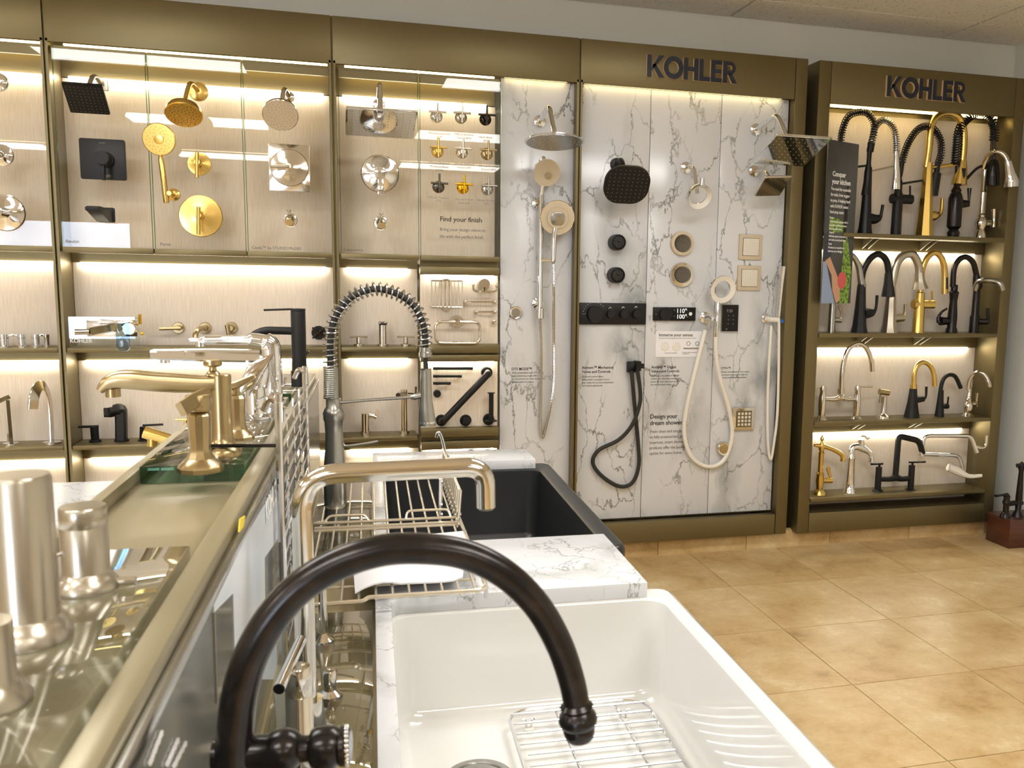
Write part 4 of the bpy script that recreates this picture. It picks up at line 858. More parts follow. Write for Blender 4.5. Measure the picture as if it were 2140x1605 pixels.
# ================================================================ kitchen faucet cabinet
t = cab = thing('faucet_cabinet', 'tall bronze shelf cabinet of kitchen faucets with raised letter sign, beside the side wall', 'display', (0, 0, 0))
cx0, cx1, cx2, cx3 = 2.2123, 2.276, 3.329, 3.39
zhb = at(1900, 228, YF).z
MB().box(cx0, YF, .08, cx1, YBK-.012, 2.40).part('post', 'bronze_panel', t, bevel=.002); MB().box(cx2, YF, .08, cx3, YBK-.012, 2.40).part('post', 'bronze_panel', t, bevel=.002)
MB().box(cx1+.002, YF, zhb, cx2-.002, YF+.02, 2.40).part('header', 'bronze_panel', t, bevel=.002)
MB().box(cx1, YF+.02, zhb+.008, cx2, YB+.02, zhb+.02).part('canopy', 'bronze_panel', t); strip('light_strip', cx1+.05, cx2-.05, YF+.085, zhb+.008, t, 'lamp_warm', .02, .008)
MB().box(cx1, YB, .12, cx2-.001, YB+.012, at(1900, 247, YB).z).part('backboard', 'linen', t); MB().box(cx1, YB-.003, at(1900, 247, YB).z, cx2, YB+.012, zhb+.01).part('back_rail', 'bronze_panel', t)
MB().box(cx1+.002, YF, .08, cx2-.002, YF+.03, .185).part('base_rail', 'bronze_panel', t, bevel=.002)
MB().box(cx1+.002, YF+.03, .165, cx2-.002, YB, .185).part('base_board', 'bronze_panel', t)
CS = [1.597, 1.101, .654, .262]
for k, z in enumerate(CS):
    MB().box(cx1+.004, YF-.002, z-.02, cx2-.004, YB-.001, z).part('shelf', 'bronze_panel', t, bevel=.0015)
    if k < 3:
        zr = at(1900, (528, 727, 899)[k], YB-.012).z
        MB().box(cx1+.002, YB-.012, zr, cx2-.002, YB+.001, z-.021).part('back_rail', 'bronze_panel', t); strip('light_strip', cx1+.04, cx2-.06, YB-.002, zr+.001, t, d=.014, h=.008)
        for x in (at(1825, 510, YF+.05).x, at(1948, 512, YF+.05).x):
            for q in (0, .035): MB().prism([(0, 0), (.10, 0), (.10, -.05)], -.002, .002, (x+q, YF+.05, z-.02), (0, 1, 0), (0, 0, 1)).part('bracket', 'bronze_panel', t)
MB().box(cx1+.002, YB-.02, .2, cx2-.002, YB-.005, .215).part('lower_rail', 'bronze_panel', t)
sign_letters(cab, at(1853, 200, YF-.016).x, at(2018, 213, YF-.016).x, at(1853, 201, YF-.016).z, at(1853, 157, YF-.016).z, .016)
# printed sign board leaning out of the cabinet
p0, p1, p2, p3 = at(1733, 291, YF-.06), at(1797, 273, YF+.03), at(1776, 636, YF+.03), at(1712, 634, YF-.06)
bd = thing('sign_board', 'dark printed sign board reading conquer your kitchen, with a vegetable photo', 'sign', (p0.x, p0.y, p3.z), math.atan2(p1.y-p0.y, p1.x-p0.x))
bw = math.hypot(p1.x-p0.x, p1.y-p0.y); bh = p0.z-p3.z
MB().box(0, 0, 0, bw, .004, bh).part('board', 'sign_dark', bd)
def bpoly(name, m, pts, k=1): return MB().prism([(bw*a, bh*b) for a, b in pts], 0, .0004*k).part(name, m, bd)
bpoly('printed_green', 'print_green', [(.12, .47), (.30, .44), (.62, .45), (.66, .30), (.60, .12), (.62, 0), (.9, 0), (.97, .2), (.75, .45), (.55, .52), (.2, .54)])
bpoly('printed_shirt', 'print_shirt', [(0, .26), (.12, .27), (.26, .30), (.30, .36), (.16, .45), (0, .43)], 2)
bpoly('printed_arm', 'print_skin', [(.06, .27), (.22, .29), (.46, .19), (.60, .12), (.62, .02), (.50, 0), (.36, .08), (.30, .18)], 2)
bpoly('printed_apron', 'print_apron', [(0, .26), (.10, .26), (.28, .12), (.46, 0), (0, 0)], 1.5)
bpoly('printed_radish', 'print_red', circ(.14, 14, .66, .15), 3) if False else bpoly('printed_radish', 'print_red', [(.66+.15*math.cos(a*PI/7), .145+.055*math.sin(a*PI/7)) for a in range(14)], 3)
bpoly('printed_faucet', 'print_black', [(.62, .40), (.72, .40), (.74, .62), (.80, .66), (.74, .70), (.70, .78), (.66, .70), (.62, .60)], 1)
def btext(b, x, z, size, bold=0, ls=1, W=None): return text(b, size, (bw*x, -.001, bh*z), 'print_white', bd, bold=bold, ls=ls, W=W)
btext('Conquer\nyour kitchen', .16, .785, .034, .02, 1.05, bw*.62)
btext('You need the essentials\nfor tasks, from veggies\nto prep. A helping hand\nwith KOHLER makes\nfood prep easier.', .14, .70, .021, .01, 1.30, bw*.66)
btext('Power\nTriple-function sprays, with a\nboost for stubborn messes,\nand everyday rinses.', .14, .525, .0150, .01, 1.16, bw*.62); btext('Control\nPull-down spout moves smooth\nand docks securely each time.', .14, .435, .0150, .01, 1.16, bw*.62); btext('Style\nFinishes to match any\nkitchen you design.', .14, .365, .0150, .01, 1.16, bw*.55)

YK = YF+.075
def kf(label, bpx, row, group): return Fx('kitchen_faucet', label, 'faucet', bpx, YK, CS[row], group)
G1, G2, G3, G4 = ['kitchen faucets on the %s shelf' % q for q in ('top', 'second', 'third', 'bottom')]
def spring(f, pts, rc, m, hose='dark_rubber', turns=30, rw=1.0):
    f.tube('hose', hose, pts, rc*.52, 10, 6)
    MB().coil([f.l(*p) for p in pts], rc*f.s, rw*f.s, turns, 5, 10).part('spring', m, f.t)
# top shelf
f = kf('black spring kitchen faucet half hidden by the printed sign board', (1757, 487), 0, G1)
f.col('body', 'matte_black', [(12, None), (9, 470), (7, 420), (5, 360), (4, 300), (0, 299)]); spring(f, [(1757, 300), (1760, 275), (1771, 246), (1790, 235), (1812, 236), (1826, 256), (1826, 280), (1820, 302)], 6, 'satin_black', turns=34)
f.tube('collar', 'matte_black', [(1821, 300), (1818, 317)], 6.5, 14, 0); f.tube('neck', 'matte_black', [(1819, 317), (1816, 352)], 3, 12, 0); f.tube('sprayer', 'matte_black', [(1816, 350), (1813, 380), (1809, 408)], [6, 7.5, 8.5], 16, 3); f.tube('arm', 'matte_black', [(1757, 352), (1814, 346)], 2, 8, 0)
f = kf('black spring kitchen faucet with silver coil and chrome sprayer', (1807, 487), 0, G1)
f.col('body', 'satin_black', [(14, None), (12, 478), (10, 450), (8, 400), (7, 360), (4, 340), (4, 300), (0, 300)]); f.tube('handle_boss', 'satin_black', [(1812, 455), (1828, 458), (1838, 455)], [10, 9, 6], 14, 3); f.tube('lever', 'satin_black', [(1840, 456), (1845, 428)], 3, 8, 0)
spring(f, [(1822, 300), (1826, 275), (1835, 258), (1847, 251), (1861, 258), (1870, 276), (1873, 300), (1873, 320)], 5.5, 'stainless', 'titanium', 30)
f.tube('sprayer', 'chrome', [(1873, 318), (1873, 350), (1872, 380), (1871, 396)], [5, 6.5, 8.5, 9], 18, 3); f.tube('arm', 'brushed_nickel', [(1820, 358), (1866, 348)], 2, 8, 0)
f = kf('black spring kitchen faucet with side barrel valve and upright pin lever', (1872, 487), 0, G1)
f.col('body', 'matte_black', [(9.5, None), (9, 420), (8, 405), (6.5, 400), (6.5, 380), (4, 372), (0, 372)]); f.tube('valve_barrel', 'matte_black', [(1863, 415), (1905, 417)], 8.5, 18, 0); f.tube('lever', 'matte_black', [(1902, 409), (1902, 388)], 1.8, 8, 0)
f.tube('neck', 'matte_black', [(1876, 380), (1881, 365), (1885, 340)], 4.5, 12, 3); spring(f, [(1885, 340), (1892, 315), (1902, 292), (1918, 271), (1936, 264), (1954, 273), (1966, 296), (1967, 321), (1960, 343)], 6, 'satin_black', turns=40)
f.tube('sprayer', 'matte_black', [(1960, 342), (1957, 364)], 5, 14, 0); f.tube('sprayer_grip', 'matte_black', [(1956, 362), (1949, 408)], 9.5, 18, 0); f.tube('arm', 'matte_black', [(1877, 385), (1948, 374)], 2, 8, 0)
f = kf('tall brushed gold semi-professional kitchen faucet with smooth arch', (1930, 490), 0, G1)
f.col('body', 'brushed_gold', [(17, None), (15, 470), (12, 420), (9, 360), (8, 340), (0, 340)], sq=True); f.tube('arch', 'brushed_gold', [(1935, 350), (1941, 310), (1945, 270), (1958, 243), (1984, 236), (2004, 246), (2013, 270), (2014, 300), (2011, 338)], 6.5, 18, 6)
f.tube('sprayer', 'brushed_gold', [(2011, 336), (2008, 360), (2004, 386)], [8, 11, 14], 20, 3); f.tube('spray_button', 'matte_black', [(2014, 352, .025), (2012, 374, .025)], 4, 8, 0); f.tube('arm', 'brushed_gold', [(1938, 351), (2002, 343)], 3.4, 10, 0)
f.tube('handle_boss', 'brushed_gold', [(1937, 452), (1952, 451), (1962, 448)], [10, 9, 5], 14, 3); f.tube('lever', 'brushed_gold', [(1963, 449), (1967, 440), (1969, 414)], [4, 3.4, 3], 8, 3)
f = kf('dark bronze spring kitchen faucet with fluted bottle body', (1992, 490), 0, G1)
f.col('body', 'oil_bronze', [(10, None), (11, 486), (8, 480), (12.5, 474), (12.5, 415), (10, 406), (8, 402), (9, 398), (7, 394), (5, 390), (4.5, 345), (0, 345)]); spring(f, [(1997, 345), (2000, 310), (2004, 275), (2018, 251), (2044, 235), (2066, 244, .015), (2078, 267, .03), (2077, 294, .03)], 7.5, 'oil_bronze', turns=40, rw=1.3)
f.tube('sprayer_stem', 'oil_bronze', [(2077, 293, .03), (2077, 336, .03)], 2.6, 10, 0); f.tube('sprayer', 'oil_bronze', [(2077, 334, .03), (2075, 345, .03), (2074, 365, .03), (2073, 388, .03)], [6, 10, 12, 12], 18, 3); f.tube('arm', 'oil_bronze', [(1998, 392), (2017, 377), (2043, 351), (2070, 343)], 2.6, 10, 5)
f.tube('handle_boss', 'oil_bronze', [(2002, 426), (2022, 426)], [9, 6], 14, 0); f.tube('lever', 'oil_bronze', [(2023, 432), (2025, 416), (2026, 393)], [3, 2.2, 4], 10, 3)
f = kf('polished nickel gooseneck kitchen faucet with ringed base by the cabinet side', (2048, 492), 0, G1)
f.col('body', 'nickel', [(11, None), (10, 488), (7, 480), (11, 468), (10, 460), (6, 454), (7, 450), (4.5, 446), (4.3, 402), (6, 400), (4.6, 396), (4, 350), (0, 350)]); f.tube('spout', 'nickel', [(2055, 352), (2060, 336, .02), (2069, 323, .05), (2084, 317, .085), (2099, 325, .11), (2107, 342, .125)], 4.6, 16, 6)
f.tube('sprayer', 'chrome', [(2106, 338, .125), (2110, 360, .13), (2113, 378, .13), (2113, 391, .13)], [6, 8, 12, 11.5], 20, 3); f.tube('handle_boss', 'nickel', [(2050, 467), (2068, 468)], [8, 7], 14, 0); f.tube('lever', 'nickel', [(2076, 475), (2077, 460), (2077, 437)], [4, 2.6, 4.4], 10, 3)
# second shelf
f = kf('chrome pull-down kitchen faucet partly behind the sign board', (1737, 693), 1, G2)
f.col('body', 'stainless', [(7, None), (6.5, 650), (5.5, 600), (4, 560), (0, 560)]); f.tube('spout', 'stainless', [(1740, 562), (1748, 540), (1765, 528), (1782, 535), (1794, 555), (1800, 588), (1802, 600)], [4.5, 4.5, 4.5, 5, 6, 7, 7.5], 16, 5); f.tube('handle_boss', 'stainless', [(1742, 668), (1758, 669)], 5, 12, 0); f.tube('lever', 'stainless', [(1757, 664), (1758, 652), (1753, 641)], 1.8, 8, 3)
f = kf('matte black pull-down kitchen faucet with flared square body', (1795, 693), 1, G2)
f.col('body', 'matte_black', [(16, None), (13, 680), (10, 640), (8, 600), (6.5, 590), (0, 590)], sq=True); f.tube('spout', 'satin_black', [(1799, 600), (1804, 566), (1818, 541), (1836, 531), (1852, 544), (1858, 575)], 6, 14, 6); f.tube('sprayer', 'satin_black', [(1857, 570), (1857, 595), (1856, 620)], [7, 9.5, 13], 8, 3)
f.tube('handle_boss', 'matte_black', [(1804, 655), (1820, 654), (1828, 650)], [11, 8, 4], 14, 3); f.tube('lever', 'matte_black', [(1827, 652), (1831, 642), (1833, 617)], [3.5, 2.6, 3], 8, 3)
f = kf('brushed nickel pull-down kitchen faucet with flared square body', (1857, 693), 1, G2)
f.col('body', 'brushed_nickel', [(17, None), (13, 680), (10.5, 640), (8.5, 606), (7, 600), (0, 600)], sq=True); f.tube('spout', 'brushed_nickel', [(1861, 606), (1867, 579), (1874, 550), (1889, 533), (1907, 532), (1919, 552), (1922, 578)], 7.5, 14, 6); f.tube('sprayer', 'brushed_nickel', [(1921, 570), (1922, 588), (1923, 604)], [8, 10, 15], 8, 3)
f.tube('handle_boss', 'brushed_nickel', [(1865, 664), (1888, 664)], [10, 7], 14, 0); f.tube('lever', 'brushed_nickel', [(1888, 664), (1891, 655), (1892, 636)], [4, 3, 3], 8, 3)
f = kf('brushed gold cylinder kitchen faucet with side barrel and pin lever', (1918, 693), 1, G2)
f.col('body', 'brushed_gold', [(11.5, None), (10, 690), (9.5, 645), (8, 622), (8, 612), (5, 610), (4.6, 590), (0, 590)]); f.tube('valve_barrel', 'brushed_gold', [(1908, 636), (1951, 636)], 8, 18, 0); f.tube('lever', 'brushed_gold', [(1948, 630), (1948, 608)], 1.7, 8, 0)
f.tube('spout', 'brushed_gold', [(1922, 600), (1928, 560), (1939, 537), (1955, 528), (1969, 542), (1974, 570), (1974, 614)], 5.6, 16, 6); f.tube('spray_button', 'matte_black', [(1978, 580, .01), (1978, 604, .01)], 3, 8, 0)
f = kf('dark bronze kitchen faucet with vase body and looped side lever', (1988, 693), 1, G2)
f.col('body', 'oil_bronze', [(10.5, None), (10, 689), (8, 684), (8.5, 660), (6.5, 630), (8, 614), (9, 611), (6, 608), (6, 597), (5, 595), (0, 594)]); f.tube('spout', 'oil_bronze', [(1991, 600), (1994, 562), (2004, 543), (2019, 537), (2033, 548), (2039, 568), (2041, 580)], 5, 16, 6); f.tube('sprayer', 'oil_bronze', [(2040, 574), (2042, 590), (2043, 598), (2043, 604)], [5.4, 8, 8.6, 7], 16, 3)
f.tube('handle_boss', 'oil_bronze', [(1985, 671), (1965, 671)], [6, 8], 14, 0); f.tube('lever', 'oil_bronze', [(1962, 674), (1961, 664), (1968, 652), (1979, 645)], [4, 3, 2.2, 2], 10, 4)
f = kf('dark bronze single lever kitchen faucet with low side spout', (2035, 693), 1, G2)
f.col('body', 'oil_bronze', [(9, None), (8.4, 690), (8.4, 662), (6.5, 658), (6, 600), (0, 598)]); f.tube('spout', 'stainless', [(2038, 606), (2044, 590, .02), (2060, 586, .06), (2080, 588, .10), (2090, 594, .12), (2095, 607, .125)], [5, 5, 5, 5, 5.5, 5], 14, 5); f.tube('handle_boss', 'oil_bronze', [(2040, 672), (2064, 672, .03)], 5.5, 12, 0); f.tube('lever', 'oil_bronze', [(2064, 677, .03), (2064, 644, .03)], 4, 4, 0)
# third shelf
f = kf('polished nickel bridge kitchen faucet with tall gooseneck', (1757, 876), 2, G3)
for x in (1720, 1793): f.col('post', 'nickel', [(11, None), (9, 873), (6, 868), (7, 845), (6.5, 830), (5, 818), (6, 812), (4, 806), (0, 804)], x=x)
f.tube('bridge', 'nickel', [(1722, 834), (1745, 834), (1757, 830), (1770, 834), (1792, 833)], [4, 4.6, 7, 4.6, 4], 14, 4); f.tube('spout', 'nickel', [(1757, 832), (1758, 800), (1760, 775), (1765, 748), (1776, 727), (1792, 718), (1809, 726), (1820, 748), (1823, 776)], 4.6, 16, 6); f.tube('collar', 'nickel', [(1757, 822), (1757, 812)], 6.5, 16, 0)
f.tube('lever', 'nickel', [(1720, 808), (1702, 809)], 2.2, 8, 0); f.tube('lever', 'nickel', [(1793, 808), (1823, 808)], 2.2, 8, 0)
f = Fx('side_sprayer', 'brushed nickel side sprayer standing beside the bridge faucet', 'sprayer', (1845, 871), YK, CS[2], G3)
f.col('base', 'nickel', [(13, None), (12, 869), (6, 864), (5, 856), (5, 829), (0, 828)]); f.tube('head', 'brushed_bronze', [(1838, 818), (1857, 821)], 5.5, 16, 0); f.tube('trigger', 'stainless', [(1841, 823), (1839, 842)], 2.2, 8, 0)
f = kf('two-tone kitchen faucet, matte black flared body and gold gooseneck', (1905, 869), 2, G3)
f.col('body', 'matte_black', [(14, None), (13, 866), (9, 840), (6.5, 812), (0, 811)]); f.col('collar', 'brushed_gold', [(6, 812), (6, 804), (0, 804)]); f.tube('spout', 'brushed_gold', [(1909, 806), (1911, 779), (1918, 763), (1930, 757), (1943, 764), (1951, 781), (1953, 807)], 4.4, 16, 6); f.tube('handle_boss', 'matte_black', [(1909, 836), (1930, 834)], [7, 5], 12, 0); f.tube('lever', 'matte_black', [(1930, 835), (1935, 828), (1936, 808)], [2.4, 2, 2.4], 8, 3)
f = kf('slim matte black beverage faucet with thin hooked spout', (1963, 867), 2, G3)
f.col('body', 'matte_black', [(8.5, None), (8, 866), (6, 840), (4.5, 815), (0, 815)]); f.tube('spout', 'matte_black', [(1965, 820), (1968, 802), (1974, 789), (1985, 783), (1997, 788), (2008, 811)], 3.7, 14, 6); f.tube('handle_boss', 'matte_black', [(1966, 849), (1981, 849)], 4.6, 12, 0); f.tube('lever', 'matte_black', [(1980, 847), (1982, 829)], 1.6, 8, 0)
f = kf('small polished nickel beverage faucet with ringed bell base', (2022, 871), 2, G3)
f.col('body', 'nickel', [(11, None), (10, 868), (6, 862), (9, 850), (8, 844), (5, 839), (6, 835), (3.6, 831), (3.4, 810), (0, 810)]); f.tube('spout', 'nickel', [(2023, 814), (2026, 795, .01), (2035, 782, .03), (2047, 778, .06), (2059, 785, .085), (2066, 800, .10), (2068, 808, .10)], 3.6, 14, 6); f.tube('handle_boss', 'nickel', [(2024, 844), (2040, 844)], 4.4, 12, 0); f.tube('lever', 'nickel', [(2041, 849), (2041, 836), (2042, 821)], [3, 2, 3], 8, 3)
# bottom shelf
f = kf('brushed gold traditional prep faucet with finial and sideways spout', (1712, 1030), 3, G4)
f.col('body', 'brushed_gold', [(12, None), (11, 1028), (6, 1022), (8, 1005), (7, 993), (8, 990), (5, 986), (5, 950), (6, 946), (4, 943), (6, 936), (5, 928), (2, 922), (4, 917), (1.5, 911), (0, 908)]); f.tube('spout', 'brushed_gold', [(1702, 930), (1716, 932), (1734, 937), (1752, 945), (1761, 953), (1761, 964)], [3, 5, 4, 4.6, 4.6, 5], 14, 5); f.tube('handle_boss', 'brushed_gold', [(1716, 1004), (1738, 1004)], 5.5, 12, 0); f.tube('lever', 'brushed_gold', [(1736, 1000), (1733, 990), (1730, 977)], [2.4, 3, 4], 10, 3)
f = kf('chrome pillar tap with small crank lever on a tall tapered column', (1775, 1027), 3, G4)
f.col('body', 'chrome', [(12, None), (11, 1024), (8, 1018), (8, 1010), (6.5, 960), (8, 957), (5, 950), (5, 942), (0, 940)]); f.tube('spout', 'chrome', [(1778, 946), (1782, 936), (1792, 934), (1803, 938), (1815, 945), (1820, 953), (1820, 966)], [6, 6, 6.5, 7, 5, 5, 6], 14, 5); f.tube('valve', 'chrome', [(1800, 936), (1800, 918)], [6, 5.5], 14, 0); f.tube('lever', 'chrome', [(1799, 911), (1808, 912), (1812, 917), (1817, 915)], 1.8, 8, 4)
f = kf('matte black bridge kitchen faucet with angular spout and T levers', (1871, 1025), 3, G4)
for x, y0 in ((1837, 976), (1906, 972)): f.col('post', 'matte_black', [(10, None), (9, 1024), (5.6, 1022), (5.6, y0), (0, y0)], x=x); f.tube('lever_stem', 'matte_black', [(x+1, y0), (x+1, y0-7)], 2, 8, 0); f.tube('lever', 'matte_black', [(x-17 if x < 1900 else x-6, y0-6), (x+8 if x < 1900 else x+28, y0-7)], 2, 8, 0)
f.tube('bridge', 'matte_black', [(1838, 1001), (1860, 1001), (1872, 998), (1884, 1001), (1906, 999)], [5, 5, 7, 5, 5], 12, 4); MB().tube(bend([f.l(1871, 999), f.l(1878, 911), f.l(1921, 921), f.l(1928, 948)], .03, 6), 5.4*f.s, 14).part('spout', 'matte_black', f.t)
f = Fx('pot_filler', 'chrome double jointed pot filler held up on clear posts', 'faucet', (1980, 1018), YK, CS[3], G4)
for x in (1923, 2038):
    q = f.l(x, 950, 0 if x < 2000 else .06); MB().box(q.x-.006, q.y-.006, 0, q.x+.006, q.y+.006, q.z+.03).part('clear_post', 'acrylic', f.t)
MB().tube(bend([f.l(1926, 945), f.l(1930, 911), f.l(2030, 911, .045), f.l(2042, 946, .06)], .035, 7), 3.6*f.s, 14).part('upper_arm', 'chrome', f.t); MB().tube(bend([f.l(1926, 949), f.l(2004, 952), f.l(2011, 978)], .035, 7), 3.6*f.s, 14).part('lower_arm', 'chrome', f.t)
f.tube('joint', 'chrome', [(1926, 941), (1926, 952)], 4.6, 14, 0); f.tube('lever', 'chrome', [(2041, 933, .06), (2052, 936, .08), (2060, 930, .09), (2062, 910, .09)], 2.4, 8, 4); f.tube('mount', 'white_plastic', [(1982, 976, .02), (2000, 984, .03), (2024, 995, .05), (2052, 994, .075)], [7, 8, 4, 3], 10, 3)

# wood block with a second bridge faucet on the floor by the wall
q0, q1 = atz(2107, 1147, 0), atz(2062, 1127, 0); hb = at(2109, 1090, q0.y).z
t = thing('wood_block', 'dark stained wooden display block on the floor against the cabinet', 'block', (q0.x, q0.y, 0), 0)
MB().box(0, 0, 0, XR-q0.x-.004, q1.y-q0.y, hb).part('block', 'wood_dark', t, bevel=.003)
MB().box(-.003, -.003, hb, XR-q0.x-.004, q1.y-q0.y+.003, hb+.006).part('top_plate', 'wood_dark', t)
f = Fx('bridge_faucet', 'dark bronze bridge faucet with crossed levers on the wooden block', 'faucet', (2105, 1079), q0.y+.06, hb+.006)
for x in (2105, 2136): f.col('post', 'oil_bronze', [(10, None), (9, 1076), (5, 1070), (5, 1056), (7, 1050), (5, 1042), (6, 1037), (3, 1032), (0, 1030)] if x == 2105 else [(10, None), (9, 1074), (5, 1066), (6, 1040), (5, 1010), (4, 985), (6, 978), (4, 968), (0, 964)], x=x)
f.tube('bridge', 'oil_bronze', [(2105, 1054), (2120, 1051), (2136, 1051)], [4, 4.6, 4], 12, 3); f.tube('lever', 'oil_bronze', [(2106, 1033), (2092, 1035), (2080, 1036)], [3, 2, 2.6], 10, 3); f.tube('knob', 'oil_bronze', [(2138, 973), (2126, 973)], [3, 4], 10, 0)

# ================================================================ the island (coordinates in its own frame: xi across, yi along, z)
def ipart(mb, name, m, par, **k): return mb.part(name, m, par, **k)
isl = ithing('display_island', 'long bronze display island with raised centre wall and faucet ledge', 'display island', (0, 0, 0))
ZT, ZR, ZD, ZL = .765, .735, .745, 1.065          # counter top, sink rim, faucet deck, ledge rim
Y0, Y1 = .22, 2.70
XP = -.150                                         # face of the centre wall
MB().box(-.345, Y0, 0, XP-.004, Y1, 1.04).part('centre_wall', 'bronze_panel', isl)
MB().box(XP-.004, Y0, ZD, XP, Y1, 1.036).part('face_panel', 'island_face', isl)
MB().box(-.345, Y0, 1.04, XP-.008, Y1, 1.046).part('tray_floor', 'tray', isl)
MB().box(-.180, Y0, 1.046, -.157, Y1, ZL).part('tray_rim', 'tray', isl, bevel=.003); MB().box(-.345, Y0, 1.046, -.329, Y1, ZL).part('tray_rim', 'tray', isl, bevel=.003); MB().box(-.329, Y1-.015, 1.046, -.18, Y1, ZL).part('tray_rim', 'tray', isl, bevel=.003)
MB().box(-.157, Y0, 1.037, -.148, Y1, 1.050).part('edge_trim', 'stainless', isl, bevel=.0015)
MB().box(XP, Y0, .70, .004, Y1+.33, ZD).part('faucet_deck', 'deck', isl)
MB().box(XP, Y0, 0, .50, Y1+.33, .47).part('base_cabinet', 'cabinet_wood', isl)
MB().box(XP, Y0, .47, .004, Y1+.33, .70).part('deck_support', 'cabinet_wood', isl)
for a, b in ((.24, 1.60), (1.92, 2.66)): MB().box(XP+.006, a, ZD, -.004, b, ZD+.010).part('deck_sheet', 'acrylic', isl, bevel=.001)
# printed picture on the centre wall
def face_poly(name, m, pts, k=1): return MB().prism([(q.y, q.z) for q in [ix(*p, XP+.0005) for p in pts]], 0, .0006*k, (XP+.0002, 0, 0), (0, 1, 0), (0, 0, 1)).part(name, m, isl)
face_poly('printed_picture', 'poster', [(446, 1232), (520, 1110), (556, 1048), (592, 1000), (594, 1420), (500, 1420), (490, 1360), (487, 1240), (447, 1280)])
face_poly('printed_block', 'island_face', [(553, 1165), (592, 1110), (594, 1300), (555, 1330)], 2)
face_poly('printed_line', 'stainless', [(446, 1280), (448, 1280), (454, 1470), (452, 1470)], 2)
face_poly('yellow_mark', 'yellow_tag', [(500, 1085), (510, 1078), (507, 1100), (498, 1112)], 3)
def face_text(b, px, size, bold=0, m='print_white'):
    q = ix(*px, XP+.0018); return text(b, size, (q.x, q.y, q.z), m, isl, rot=(PI/2, 0, PI/2), bold=bold)
face_text('KOHLER', (556, 1095), .045, .02)
for k, (pa, pb) in enumerate((((312, 1598), (338, 1530)), ((348, 1600), (372, 1545)), ((362, 1604), (388, 1552)))):
    qa, qb = ix(*pa, XP+.0012), ix(*pb, XP+.0012)
    MB().tube([qa.lerp(qb, i/40)+Vector((0, 0, .0022*math.sin(i*1.9))) for i in range(41)], .0012, 5).part('small_print', 'print_white', isl)
# vanity top on the far side
ZV = .845
vt = ithing('vanity_top', 'white quartz vanity top on the far side of the island', 'countertop', (0, 0, 0))
MB().box(-1.0, .3, ZV-.03, -.349, 2.35, ZV).part('slab', 'marble_top', vt, bevel=.003); MB().box(-.98, .32, .0, -.36, 2.33, ZV-.03).part('cabinet', 'cabinet_wood', vt)
# acrylic blocks in the tray
for a, b, lab in ((.24, .97, 'clear acrylic block under the brushed nickel taps'), (1.385, 2.14, 'clear acrylic block under the gold and chrome basin faucets'), (2.20, 2.62, 'clear acrylic block under the black vessel faucet')):
    t = ithing('acrylic_block', lab, 'display stand', (0, 0, 0), 'clear acrylic blocks on the ledge')
    MB().box(-.325, a, 1.0465, -.184, b, 1.071).part('block', 'acrylic', t, bevel=.001)
    MB().box(-.325, a-.0005, 1.0465, -.184, a+.002, 1.0712).part('front_edge', 'glass_edge', t)
ZA = 1.0715
# ---------------------------------------------------------------- countertop and sinks
def corner(cx, cy, r, a0, n=5): return [(cx+r*math.cos(math.radians(a0+90*i/n)), cy+r*math.sin(math.radians(a0+90*i/n))) for i in range(n+1)]
r = .03; xl = .028
cut = lambda ya, yb, xe: [(xe, ya)]+corner(xl+r, ya+r, r, 270, 5)[::-1][::1]+[]
poly = [(0, Y0), (.517, Y0), (.517, .84)]
poly += [(xl+r*(1-math.sin(a)), .84+r*(1-math.cos(a))) for a in [PI/2*i/5 for i in range(5, -1, -1)]][::-1]
poly += [(xl+r*(1-math.cos(a)), 1.622-r*(1-math.sin(a))) for a in [PI/2*i/5 for i in range(6)]]
poly += [(.517, 1.622), (.517, 1.966)]
poly += [(xl+r*(1-math.sin(a)), 1.966+r*(1-math.cos(a))) for a in [PI/2*i/5 for i in range(6)]]
poly += [(xl+r*(1-math.cos(a)), 2.84-r*(1-math.sin(a))) for a in [PI/2*i/5 for i in range(6)]]
poly += [(.513, 2.84), (.513, 3.025), (0, 3.025)]
